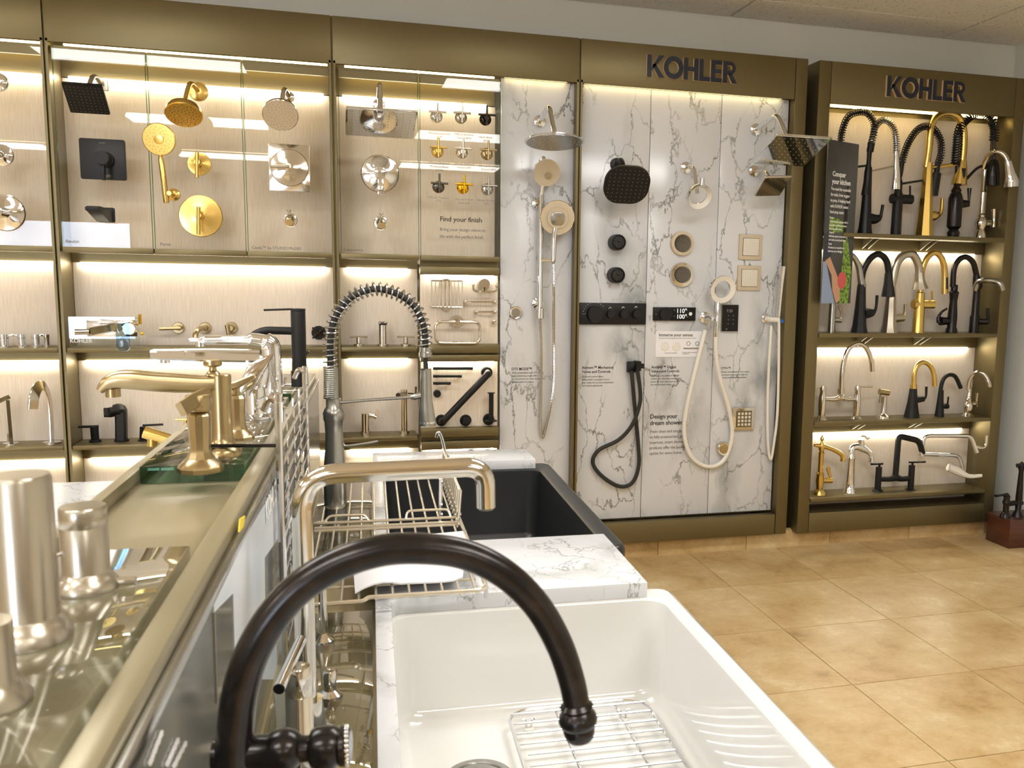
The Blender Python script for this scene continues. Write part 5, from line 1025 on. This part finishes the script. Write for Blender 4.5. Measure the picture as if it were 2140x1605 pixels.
# first corner run has to go from the open side inwards
pfix = poly[:3]+[(xl+r*(1-math.sin(a)), .84+r*(1-math.cos(a))) for a in [PI/2*i/5 for i in range(6)]]+poly[9:]
ct = ithing('marble_countertop', 'white veined marble countertop with cutouts around both sinks', 'countertop', (0, 0, 0))
MB().prism(pfix, ZT-.03, ZT, (0, 0, 0), (1, 0, 0), (0, 1, 0)).part('slab', 'marble_top', ct, bevel=.0015)
def rloop(x0, x1, y0, y1, r, z, n=5): return [Vector((a, b, z)) for a, b in rrect(x1-x0, y1-y0, r, n, (x0+x1)/2, (y0+y1)/2)]
def sink(name, label, x0, x1, y0, y1, rims, depth, m, rm, outer=.26):
    t = ithing(name, label, 'sink', (0, 0, 0)); l, rr, n_, f_ = rims; zf = ZR-depth
    ix0, ix1, iy0, iy1 = x0+l, x1-rr, y0+n_, y1-f_
    MB().loft([rloop(x0+.01, x1-.01, y0+.01, y1-.01, .03, ZR-outer), rloop(x0, x1, y0, y1, .03, ZR-outer+.01), rloop(x0, x1, y0, y1, .03, ZR-.010), rloop(x0+.003, x1-.003, y0+.003, y1-.003, .028, ZR-.003), rloop(x0+.010, x1-.010, y0+.010, y1-.010, .024, ZR)], True, False).loft(
        [rloop(x0+.010, x1-.010, y0+.010, y1-.010, .024, ZR), rloop(ix0-.006, ix1+.006, iy0-.006, iy1+.006, .04, ZR), rloop(ix0-.001, ix1+.001, iy0-.001, iy1+.001, .04, ZR-.004)], False, False).part('rim', rm, t, ang=50)
    MB().loft([rloop(ix0-.001, ix1+.001, iy0-.001, iy1+.001, .04, ZR-.004), rloop(ix0, ix1, iy0, iy1, .04, ZR-.012), rloop(ix0+.006, ix1-.006, iy0+.006, iy1-.006, .04, zf+.03), rloop(ix0+.012, ix1-.012, iy0+.012, iy1-.012, .045, zf+.01), rloop(ix0+.03, ix1-.03, iy0+.03, iy1-.03, .04, zf)], False, True).part('basin', m, t, ang=50)
    return t, (ix0, ix1, iy0, iy1, zf)
ws, wd = sink('apron_sink', 'glossy white apron-front sink next to the marble counter', .010, .577, .80, 1.675, (.018, .035, .04, .06), .205, 'porcelain', 'porcelain')
bs_, bd_ = sink('black_sink', 'matte black composite apron sink beyond the marble counter', .010, .573, 1.955, 2.93, (.022, .052, .03, .10), .235, 'quartz_black', 'quartz_black')
# drain and bottom grid of the white sink
q = iz(1000, 1628, wd[4]); t = ithing('sink_drain', 'round steel drain strainer in the white sink floor', 'drain', (q.x, q.y, wd[4]))
MB().lathe([(.057, 0), (.056, .004), (.047, .004), (.042, -.004), (.042, -.006), (.057, 0)], (0, 0, 0), (0, 0, 1), 36).part('flange', 'stainless', t); MB().lathe([(.040, 0), (.038, .006), (.012, .009), (.010, .02), (0, .02)], (0, 0, -.001), (0, 0, 1), 28).part('strainer', 'stainless', t)
ZG = wd[4]+.024
def wire(par, pts, r=.0022, m='chrome_wire', n=7, name='wire', close=False): return MB().tube(pts, r, n, close=close).part(name, m, par)
gx0, gx1, gy0, gy1 = iz(1066, 1510, ZG).x, wd[1]-.045, .95, iz(1080, 1484, ZG).y
t = ithing('sink_grid', 'steel wire bottom grid lying in the white sink', 'sink grid', (0, 0, 0))
dq = Vector((q.x, q.y, 0)); ring = []
out = rrect(gx1-gx0, gy1-gy0, .045, 7, (gx0+gx1)/2, (gy0+gy1)/2)
ring = [Vector((a, b, ZG)) for a, b in out]
for i, p in enumerate(ring):           # the outline swings around the drain
    d = Vector((p.x, p.y, 0))-dq
    if d.length < .085: p.xy = (dq+d.normalized()*.085).xy
wire(t, ring, .0030, name='frame', close=True)
k = 0; y = gy1-.022
while y > gy0+.03:
    a = gx0+.004; 
    if abs(y-dq.y) < .085: a = max(a, dq.x+math.sqrt(max(.085**2-(y-dq.y)**2, 0)))
    wire(t, [(a, y, ZG+.003), (gx1-.004, y, ZG+.003)], .0022); y -= .036; k += 1
for x in (gx0+.09, gx1-.06): wire(t, [(x, gy0+.01, ZG-.002), (x, gy1-.01, ZG-.002)], .0026)
for x in (gx0+.035, gx1-.05):
    wire(t, bend([(x-.012, gy1-.04, ZG), (x-.006, gy1-.04, ZG), (x-.004, gy1-.04, wd[4]+.006), (x+.004, gy1-.04, wd[4]+.006), (x+.006, gy1-.04, ZG), (x+.012, gy1-.04, ZG)], .005, 3), .002, name='leg'); MB().lathe([(.011, 0), (.010, .008), (0, .011)], (x, gy1-.04, wd[4]), (0, 0, 1), 16).part('foot', 'white_plastic', t)
# bottom grid of the black sink
t = ithing('sink_grid', 'pale wire grid on the floor of the black sink', 'sink grid', (0, 0, 0)); ZB = bd_[4]+.03
for k in range(16): y = 2.05+.045*k; wire(t, [(bd_[0]+.06, y, ZB), (bd_[1]-.06, y, ZB)], .003)
for x in (bd_[0]+.06, bd_[1]-.06): wire(t, [(x, 2.03, ZB-.004), (x, 2.75, ZB-.004)], .0034, name='frame'); [wire(t, [(x, y, bd_[4]), (x, y, ZB)], .004, name='leg') for y in (2.1, 2.7)]
# ---------------------------------------------------------------- wire dish rack, paper sheet
ZK = ZT+.022
rk = ithing('dish_rack', 'white wire dish rack spanning the sink gap with upright back panel', 'dish rack', (0, 0, 0))
A, B_, Cc, D_ = iz(660, 1275, ZK), iz(1005, 1238, ZK), iz(1010, 1092, ZK), iz(957, 1000, ZK)
xw0 = -.128; yn, ym, yf = B_.y, Cc.y, D_.y; xe = B_.x
wire(rk, bend([(xw0, yn-.01, ZK), (-.02, yn-.006, ZK), (-.012, yn, ZK+.004), (xe, yn, ZK+.004), (xe+.012, yn+.02, ZK+.004), (xe+.008, ym, ZK+.004), (xe+.004, yf, ZK+.004), (xw0, yf, ZK+.004)], .012, 4), .0042, 'wire_white', name='frame')
for dy, dz in ((0, .004), (.012, .012), (-.016, .002)): wire(rk, [(xw0, ym+dy, ZK+dz), (xe+.008, ym+dy, ZK+dz)], .0036, 'wire_white', name='cross_rail')
wire(rk, bend([(xe*.38, ym+.012, ZK+.012), (xe*.40, ym+.02, ZK+.030), (xe*.9, ym+.02, ZK+.030), (xe*.93, ym+.012, ZK+.012)], .015, 4), .003, 'wire_white', name='cup_rail')
wire(rk, bend([(xw0+.02, ym+.012, ZK+.012), (xw0+.03, ym+.02, ZK+.026), (-.02, ym+.02, ZK+.026), (-.01, ym+.012, ZK+.012)], .015, 4), .003, 'wire_white', name='cup_rail')
nw = 11
for k in range(nw):
    x = xw0+.012+(xe-xw0-.02)*k/(nw-1); wire(rk, [(x, yn, ZK), (x, yf, ZK)], .0026, 'wire_white')
for y in (yn+.085, yn+.20): wire(rk, [(xw0, y, ZK-.004), (xe, y, ZK-.004)], .0026, 'wire_white')
for k in range(13):      # side fence
    y = ym-.03+(yf-ym+.02)*k/12; wire(rk, [(xe-.002, y, ZK), (xe+.002, y, ZK+.03), (xe+.006, y, ZK+.085)], .0026, 'wire_white')
for dz in (.03, .085): wire(rk, [(xe+.004, ym-.03, ZK+dz), (xe+.004, yf, ZK+dz)], .0032, 'wire_white', name='fence_rail')
wire(rk, [(xe-.035, ym+.03, ZK), (xe-.035, ym+.03, ZK+.10)], .005, 'chrome_wire', name='post'); wire(rk, [(xe+.012, yn+.02, ZK-.018), (xe+.012, yn+.02, ZK+.004)], .004, 'chrome_wire', name='foot'); wire(rk, [(xe+.008, yf, ZK-.018), (xe+.008, yf, ZK+.004)], .004, 'chrome_wire', name='foot')
xb_ = -.138; za, zb_ = ZD+.012, ix(585, 838, xb_).z; yb0, yb1 = ix(586, 1000, xb_).y, ix(640, 900, xb_).y
for y, zt in ((yb0, zb_), (yb1, ix(640, 775, xb_).z)): wire(rk, curve([(xb_, y, za), (xb_, y, zt-.02), (xb_, y, zt), (xb_-.012, y+.004, zt+.006), (xb_-.022, y+.01, zt-.012)], 5), .0058, 'chrome_wire', 10, name='upright')
for k in range(13): z = za+.02+(zb_-za-.06)*k/12; wire(rk, [(xb_+.003, yb0, z), (xb_+.003, yb1, z)], .0028, 'chrome_wire')
for k in range(1, 4): y = yb0+(yb1-yb0)*k/4; wire(rk, [(xb_-.002, y, za+.01), (xb_-.002, y, zb_-.03)], .0024, 'chrome_wire')
wire(rk, [(xb_-.002, yb0, 1.090), (-.250, yb0+.012, 1.090)], .0030, 'oil_bronze', name='hook_rod')
pp_ = [iz(742, 1243, ZK+.006), iz(735, 1130, ZK+.006), iz(975, 1108, ZK+.006), iz(965, 1200, ZK+.006)]
t = ithing('paper_sheet', 'white paper sheet curling on the wire dish rack', 'paper', (0, 0, 0)); vs = []; fs = []; n_ = 12
for i in range(n_+1):
    for j in range(n_+1):
        u, v = i/n_, j/n_; p = pp_[0].lerp(pp_[3], u).lerp(pp_[1].lerp(pp_[2], u), v); vs.append((p.x, p.y+.02*math.sin(u*5)*(1-v), ZK+.005+.010*max(0, math.sin(u*6.0+.6))*(1-v)**2))
for i in range(n_):
    for j in range(n_): a = i*(n_+1)+j; fs.append((a, a+n_+1, a+n_+2, a+1))
m0 = len(vs); vs += [(a, b, c-.003) for a, b, c in vs]; fs += [tuple(m0+k for k in f[::-1]) for f in fs]
ed = [i*(n_+1) for i in range(n_+1)]; fs += [(a, b, m0+b, m0+a) for a, b in zip(ed, ed[1:])]; ed = [i for i in range(n_+1)]; fs += [(b, a, m0+a, m0+b) for a, b in zip(ed, ed[1:])]
MB().add(vs, fs).part('sheet', 'paper', t); MB().add([(pp_[0].x+.02, pp_[0].y+.03, ZK+.0052), (pp_[0].x+.12, pp_[0].y+.03, ZK+.0052), (pp_[0].x+.12, pp_[0].y+.1, ZK+.0052)], [(0, 1, 2)]).part('fold', 'paper', t) if False else None
# ---------------------------------------------------------------- island faucets
class IFx(Fx):
    def __init__(s, name, label, cat, bpx, yi, zb, group=None):
        c = iy(*bpx, yi); s.yi = yi; s.c = Vector((c.x, yi, zb)); s.s = (iy(bpx[0]+50, bpx[1], yi)-iy(bpx[0]-50, bpx[1], yi)).x/100
        s.t = ithing(name, label, cat, s.c, group)
    def l(s, x, y, D=0): return iy(x, y, s.yi-D)-s.c
    def _z(s, y):
        x = 600.
        for _ in range(5): x += (s.c.x-iy(x, y, s.yi).x)/s.s
        return iy(x, y, s.yi).z-s.c.z
    def col(s, name, m, prof, x=None, n=28, sq=0, parent=None):
        pr = [(r*s.s, 0 if y is None else s._z(y)) for r, y in prof]; x0 = 0 if x is None else s.l(x, prof[-1][1]).x
        return MB().lathe(pr, (x0, 0, 0), (0, 0, 1), sq or n).part(name, m, parent or s.t, ang=25 if sq else 35)
# spring kitchen faucet
f = IFx('spring_faucet', 'steel spring-neck kitchen faucet with cone sprayer beyond the dish rack', 'faucet', (702, 1085), 2.25, ZD+.010)
f.col('body', 'stainless', [(25, None), (24, 1078), (23, 1062), (26, 1058), (23, 1050), (24, 1040), (24, 985), (20, 940), (18.5, 905), (20, 880), (22, 876), (22, 868), (23, 864), (20, 856), (16, 850), (16, 833), (11, 832), (11, 768), (0, 768)])
MB().coil([f.l(691, 832), f.l(691, 800), f.l(691, 768)], 13.5*f.s, 1.9*f.s, 16, 6, 14).part('tight_coil', 'stainless', f.t)
arc = [(691, 768), (690, 723), (695, 681), (707, 652), (728, 626), (754, 611), (785, 604), (812, 608), (843, 621), (867, 642), (882, 671), (888, 697), (889, 728)]
f.tube('hose', 'dark_rubber', arc, 7, 14, 8); MB().coil([f.l(*p) for p in arc], 14*f.s, 1.7*f.s, 34, 6, 18).part('spring', 'stainless', f.t)
f.col('ferrule', 'stainless', [(12, 748), (14, 746), (14, 737), (12, 735), (12, 726), (0, 726)], x=889); f.tube('hose_end', 'dark_rubber', [(889, 746), (890, 772)], 5, 12, 0)
f.tube('sprayer', 'stainless', [(890, 770), (890, 774), (890, 806), (890, 835), (891, 862), (892, 880), (892, 889)], [12, 11.5, 12.5, 14, 17.5, 19.5, 19], 24, 3); f.tube('spray_ring', 'chrome', [(892, 880), (892, 883)], 20, 24, 0)
f.tube('arm', 'stainless', [(706, 842), (760, 837), (830, 832), (862, 829)], [3.2, 3.2, 3.6, 4], 14, 2); f.tube('clamp', 'stainless', [(858, 830), (866, 829), (880, 826)], [5, 7.5, 8], 16, 3)
f.tube('handle', 'stainless', [(716, 926), (722, 932), (755, 928), (790, 922)], [4, 3, 3, 2.6], 12, 3)
# polished nickel faucet with level spout
f = IFx('kitchen_faucet', 'polished nickel kitchen faucet with level pipe spout over the dish rack', 'faucet', (642, 1500), 1.16, ZD+.010)
zs = f.l(700, 991).z; xt = f.l(1014, 1060)
MB().tube(bend([(0, 0, 0), (0, 0, zs), (xt.x, 0, zs+.004), (xt.x+.001, 0, xt.z)], .045, 12), 21.5*f.s, 28).part('spout', 'nickel', f.t); MB().lathe([(.034, 0), (.034, .006), (.024, .012), (.020, .05), (0, .05)], (0, 0, 0), (0, 0, 1), 30).part('base', 'nickel', f.t)
MB().cyl((xt.x+.001, 0, xt.z-.001), (0, 0, -1), .010, .002, 20).part('aerator', 'rubber_grey', f.t)
f = IFx('faucet_valve', 'polished nickel valve post with bar lever behind the bronze gooseneck', 'faucet', (628, 1560), 1.04, ZD+.010)
f.col('body', 'nickel', [(34, None), (33, 1558), (29, 1552), (29, 1452), (28, 1450), (29, 1448), (28, 1400), (24, 1392), (0, 1390)]); a, b = iy(629, 1338, 1.10)-f.c, iy(583, 1440, .99)-f.c
MB().tube([a, b], .0066, 18).part('bar_handle', 'chrome', f.t); MB().cyl(b, b-a, .0058, .001, 16).part('end_cap', 'satin_black', f.t)
f = IFx('soap_dispenser', 'slim polished nickel soap dispenser behind the pipe spout', 'soap dispenser', (676, 1340), 1.47, ZD+.010)
f.col('body', 'nickel', [(24, None), (23, 1336), (16, 1330), (9, 1322), (8, 1180), (7, 1172), (0, 1170)]); f.tube('spout', 'nickel', [(672, 1185), (690, 1187), (700, 1195)], 4, 10, 4)
f = IFx('air_gap', 'short polished nickel cap standing on the deck by the valve post', 'faucet', (690, 1455), 1.265, ZD+.010)
f.col('flange', 'nickel', [(27, None), (26, 1450), (18, 1444), (10, 1438), (0, 1438)]); f.col('cap', 'nickel', [(14, 1440), (14, 1405), (11, 1400), (0, 1399)])
# oil rubbed bronze gooseneck in front
f = IFx('gooseneck_faucet', 'large oil rubbed bronze gooseneck faucet arching over the white sink', 'faucet', (486, 1660), .68, ZD+.010)
C_ = [(486, 1680), (487, 1600), (490, 1540), (501, 1450), (525, 1370), (570, 1290), (630, 1225), (710, 1177), (800, 1150), (890, 1147), (975, 1160), (1055, 1200), (1122, 1265), (1168, 1345), (1194, 1420), (1206, 1478)]
z0 = f.l(486, 1680).z
MB().tube([Vector((0, 0, 0)), Vector((0, 0, z0*.5))]+curve([f.l(*p) for p in C_], 6), [41*f.s]*2+[(41-9*i/90)*f.s for i in range(91)], 30).part('spout', 'oil_bronze', f.t)
MB().lathe([(.034, 0), (.033, .008), (.024, .02), (.022, .10), (.024, .105), (.017, .115), (0, .115)], (0, 0, 0), (0, 0, 1), 32).part('base', 'oil_bronze', f.t)
t0, t1 = f.l(1204, 1468), f.l(1212, 1545); dd = (t1-t0); L_ = dd.length
MB().lathe([(33*f.s, 0), (41*f.s, L_*.10), (35*f.s, L_*.2), (44*f.s, L_*.32), (48*f.s, L_*.45), (45*f.s, L_*.58), (37*f.s, L_*.66), (39*f.s, L_*.74), (36*f.s, L_*.92), (30*f.s, L_), (0, L_)], t0, dd, 32).part('tip_ring', 'oil_bronze', f.t)
hz = f.l(592, 1568); hx = Vector((1, -.12, .03)).normalized(); Rb = .0166
MB().lathe([(.013, -.05), (.013, -.02)]+[(Rb*math.sin(a_), -Rb*math.cos(a_)) for a_ in [math.radians(52+i*9) for i in range(11)]]+[(.0098, .0165), (.0098, .019), (.0138, .021), (.0160, .025), (.0163, .031), (.0158, .038), (.0135, .041), (.0150, .043), (.0150, .046), (.012, .050), (0, .051)], hz, hx, 36).part('valve', 'oil_bronze', f.t)
hb_ = hz+hx*.047; u, v = Vector((0, 1, 0)), Vector((0, 0, 1))
for k in range(26): a = 2*PI*k/26; MB().sphere(hb_+u*.0145*math.cos(a)+v*.0145*math.sin(a), .0018, 6).part('bead', 'chrome', f.t)
# far faucet at the island end
f = IFx('prep_faucet', 'thin chrome hook faucet on the far end of the marble counter', 'faucet', (932, 958), 2.93, ZT)
f.tube('spout', 'chrome', [(932, 956), (927, 930), (922, 912), (918, 904), (914, 906), (912, 915)], [4, 3.4, 3.2, 3.2, 3.2, 3], 12, 5); f.col('base', 'chrome', [(8, None), (7, 955), (4, 950), (0, 950)])
# ---------------------------------------------------------------- ledge faucets
def on_ledge(px): return iz(*px, ZA)
q = on_ledge((420, 984)); f = IFx('basin_tap', 'brushed bronze basin tap with square lever, before the curved spout', 'tap', (420, 984), q.y, ZA, 'brushed bronze basin set on the ledge')
f.col('body', 'brushed_bronze', [(49, None), (49, 975), (45, 968), (30, 957), (24, 944), (22, 935), (24, 900), (25, 868), (20, 862), (11, 860), (11, 852), (0, 852)], sq=10); a = f._z(852)
MB().lathe([(.017, 0), (.019, .012), (.016, .022), (0, .024)], (0, 0, a-.004), (0, 0, 1), 10).part('hub', 'brushed_bronze', f.t); MB().tube([(.008, .014, a+.016), (-.004, -.012, a+.011), (-.014, -.045, a+.004)], .01, 8, sec=[(.020, .020), (.020, .016), (.019, .009)]).part('lever', 'brushed_bronze', f.t)
q = on_ledge((466, 951)); f = IFx('basin_faucet', 'brushed bronze basin faucet with broad curved spout and lift knob', 'faucet', (466, 951), q.y, ZA, 'brushed bronze basin set on the ledge')
f.col('body', 'brushed_bronze', [(41, None), (41, 942), (38, 936), (27, 926), (24, 914), (23, 900), (23, 784), (21, 782), (0, 782)], n=12)
P = [f.l(462, 802), f.l(420, 802), f.l(370, 800), f.l(320, 797), f.l(280, 793), f.l(250, 793), f.l(228, 800), f.l(213, 815)]
S_ = [(38, 40), (36, 42), (40, 42), (40, 44), (40, 46), (37, 46), (28, 46), (15, 44)]; Pc = curve(P, 5); SS = []
for i in range(len(Pc)):
    fr = i/(len(Pc)-1)*7; j = min(int(fr), 6); SS.append(tuple((S_[j][k]+(S_[j+1][k]-S_[j][k])*(fr-j))*f.s for k in (0, 1)))
MB().tube(Pc, .01, 8, sec=SS).part('spout', 'brushed_bronze', f.t, ang=60); a = f.l(236, 818); MB().cyl(a+Vector((0, 0, .004)), (0, 0, -1), .0105, .012, 20).part('aerator', 'brushed_bronze', f.t)
f.col('lift_knob', 'brushed_bronze', [(16, 784), (14, 779), (8, 774), (8, 767), (17, 765), (20, 762), (20, 754), (17, 752), (0, 752)], x=444, n=20)
q = on_ledge((497, 917)); f = IFx('basin_tap', 'brushed bronze basin tap with raised lever, behind the curved spout', 'tap', (497, 917), q.y, ZA, 'brushed bronze basin set on the ledge')
f.col('body', 'brushed_bronze', [(36, None), (36, 911), (32, 905), (21, 896), (18, 886), (17, 870), (19, 832), (15, 826), (8, 824), (8, 806), (0, 806)], sq=10); a = f._z(808)
MB().tube([(-.012, 0, a), (.002, 0, a+.004), (.030, 0, a+.018)], .01, 8, sec=[(.014, .018), (.013, .018), (.008, .018)]).part('lever', 'brushed_bronze', f.t)
q = on_ledge((535, 874)); f = IFx('vessel_faucet', 'chrome vessel faucet with long trough spout and tilted blade handle', 'faucet', (535, 874), q.y, ZA, 'chrome vessel faucets on the ledge')
f.col('body', 'chrome', [(33, None), (33, 869), (27, 866), (22, 864), (22, 812), (20, 806), (0, 806)])
a, b = f.l(545, 744), f.l(318, 741); MB().tube([a, a.lerp(b, .5), b], .01, 8, sec=[(27*f.s, .034), (27*f.s, .034), (20*f.s, .034)]).part('spout', 'chrome', f.t, ang=20); a2, b2 = f.l(388, 737, .006), f.l(330, 736, .006); MB().box(b2.x, -.0185, b2.z-.007, a2.x, -.0165, b2.z+.004).part('trough_slot', 'chrome', f.t); MB().cyl(f.l(345, 752), (0, 0, -1), .009, .006, 16).part('aerator', 'chrome', f.t)
f.tube('spout_neck', 'chrome', [(540, 806), (547, 780), (549, 748)], [19, 16, 14], 20, 3); cc = f.l(530, 783, .03)
dn = Vector((-.42, 0, .9)).normalized(); MB().prism([(-.020, -.036), (.016, -.036), (.026, 0), (.026, .034), (-.026, .034), (-.026, 0)], -.006, .006, cc, Vector((dn.z, 0, -dn.x))*-1*-1, Vector((.42, 0, .9)).normalized()).part('blade_handle', 'nickel', f.t, bevel=.004)
f.tube('side_lever', 'chrome', [(553, 836), (575, 844), (599, 854)], [5, 4, 3.6], 12, 2)
q = on_ledge((580, 842)); f = IFx('basin_faucet', 'tall chrome basin faucet with thin flat bent spout', 'faucet', (572, 842), q.y, ZA, 'chrome vessel faucets on the ledge')
f.col('base', 'chrome', [(27, None), (27, 838), (20, 834), (0, 834)])
MB().tube(bend([f.l(572, 838), f.l(566, 716), f.l(535, 709), f.l(440, 710), f.l(398, 710)], .03, 7), .01, 10, sec=[(38*f.s, .042)]*8+[(26*f.s, .042)]*8+[(16*f.s, .04)]*8+[(8*f.s, .036)]).part('spout', 'chrome', f.t, ang=60); MB().cyl(f.l(419, 714), (0, 0, -1), .010, .010, 18).part('aerator', 'chrome', f.t); f.tube('lever', 'chrome', [(575, 812), (592, 806), (597, 788)], 2.4, 8, 3)
f = IFx('vessel_faucet', 'tall matte black vessel faucet with flat lever and bent spout', 'faucet', (626, 782), 2.34, ZA)
f.col('body', 'matte_black', [(18, None), (18, 776), (15.5, 773), (15.5, 652), (15, 650), (16, 649), (15.5, 645), (0, 644)]); f.tube('spout', 'matte_black', [(620, 692), (585, 691), (556, 691), (538, 696), (522, 706)], [8.5, 8.5, 8.5, 8, 7], 18, 6); f.tube('lever', 'matte_black', [(612, 646), (551, 648)], 2.2, 4, 0); f.tube('rod', 'titanium', [(638, 745), (646, 733)], 1.6, 8, 0)
# brushed nickel taps in front
q = iz(60, 1335, ZA); f = IFx('basin_faucet', 'large brushed nickel cylinder faucet body on the near acrylic block', 'faucet', (62, 1335), q.y, ZA, 'brushed nickel basin set on the ledge')
f.col('body', 'brushed_nickel', [(92, None), (92, 1322), (78, 1300), (68, 1288), (67, 1284), (66, 1000), (62, 992), (0, 990)], n=40); f.tube('lift_rod', 'chrome', [(120, 1160), (132, 1157)], [3, 6], 12, 0); f.tube('spout', 'brushed_nickel', [(40, 1050), (-40, 1060), (-140, 1075)], 40, 24, 2)
q = iz(185, 1228, ZA); f = IFx('basin_tap', 'short brushed nickel cylinder tap beside the large nickel faucet', 'tap', (182, 1228), q.y, ZA, 'brushed nickel basin set on the ledge')
f.col('body', 'brushed_nickel', [(70, None), (70, 1220), (58, 1203), (51, 1194), (50, 1190), (50, 1101), (48.5, 1099), (48.5, 1097), (50, 1095), (50, 1062), (47, 1057), (0, 1055)], n=36); MB().cyl((.02, 0, .004), (1, 0, 0), .004, .02, 10).part('set_screw', 'chrome', f.t)
q = iz(-22, 1470, ZA); f = IFx('basin_tap', 'brushed nickel tap base at the near end of the acrylic block', 'tap', (-22, 1470), q.y, ZA, 'brushed nickel basin set on the ledge')
f.col('body', 'brushed_nickel', [(92, None), (92, 1460), (70, 1430), (60, 1415), (58, 1300), (0, 1296)], n=36); MB().cyl((0, -.03, .03), OUT, .004, .006, 8).part('set_screw', 'chrome', f.t)
# gold faucet standing on the vanity top beyond the ledge
f = IFx('basin_faucet', 'brushed gold basin faucet with thick angled barrel spout on the vanity top', 'faucet', (392, 950), 2.0, ZV)
f.col('body', 'brushed_gold', [(19, None), (19, 985), (15, 980), (15, 915), (0, 913)]); f.tube('spout', 'brushed_gold', [(388, 930), (340, 915), (301, 903)], 13.5, 20, 0); f.tube('outlet', 'brushed_gold', [(318, 916), (318, 932)], 10, 16, 0); f.tube('pin', 'brushed_gold', [(388, 915), (388, 878)], 4, 12, 0); f.tube('lever', 'brushed_gold', [(394, 877), (367, 877)], 2.4, 8, 0)
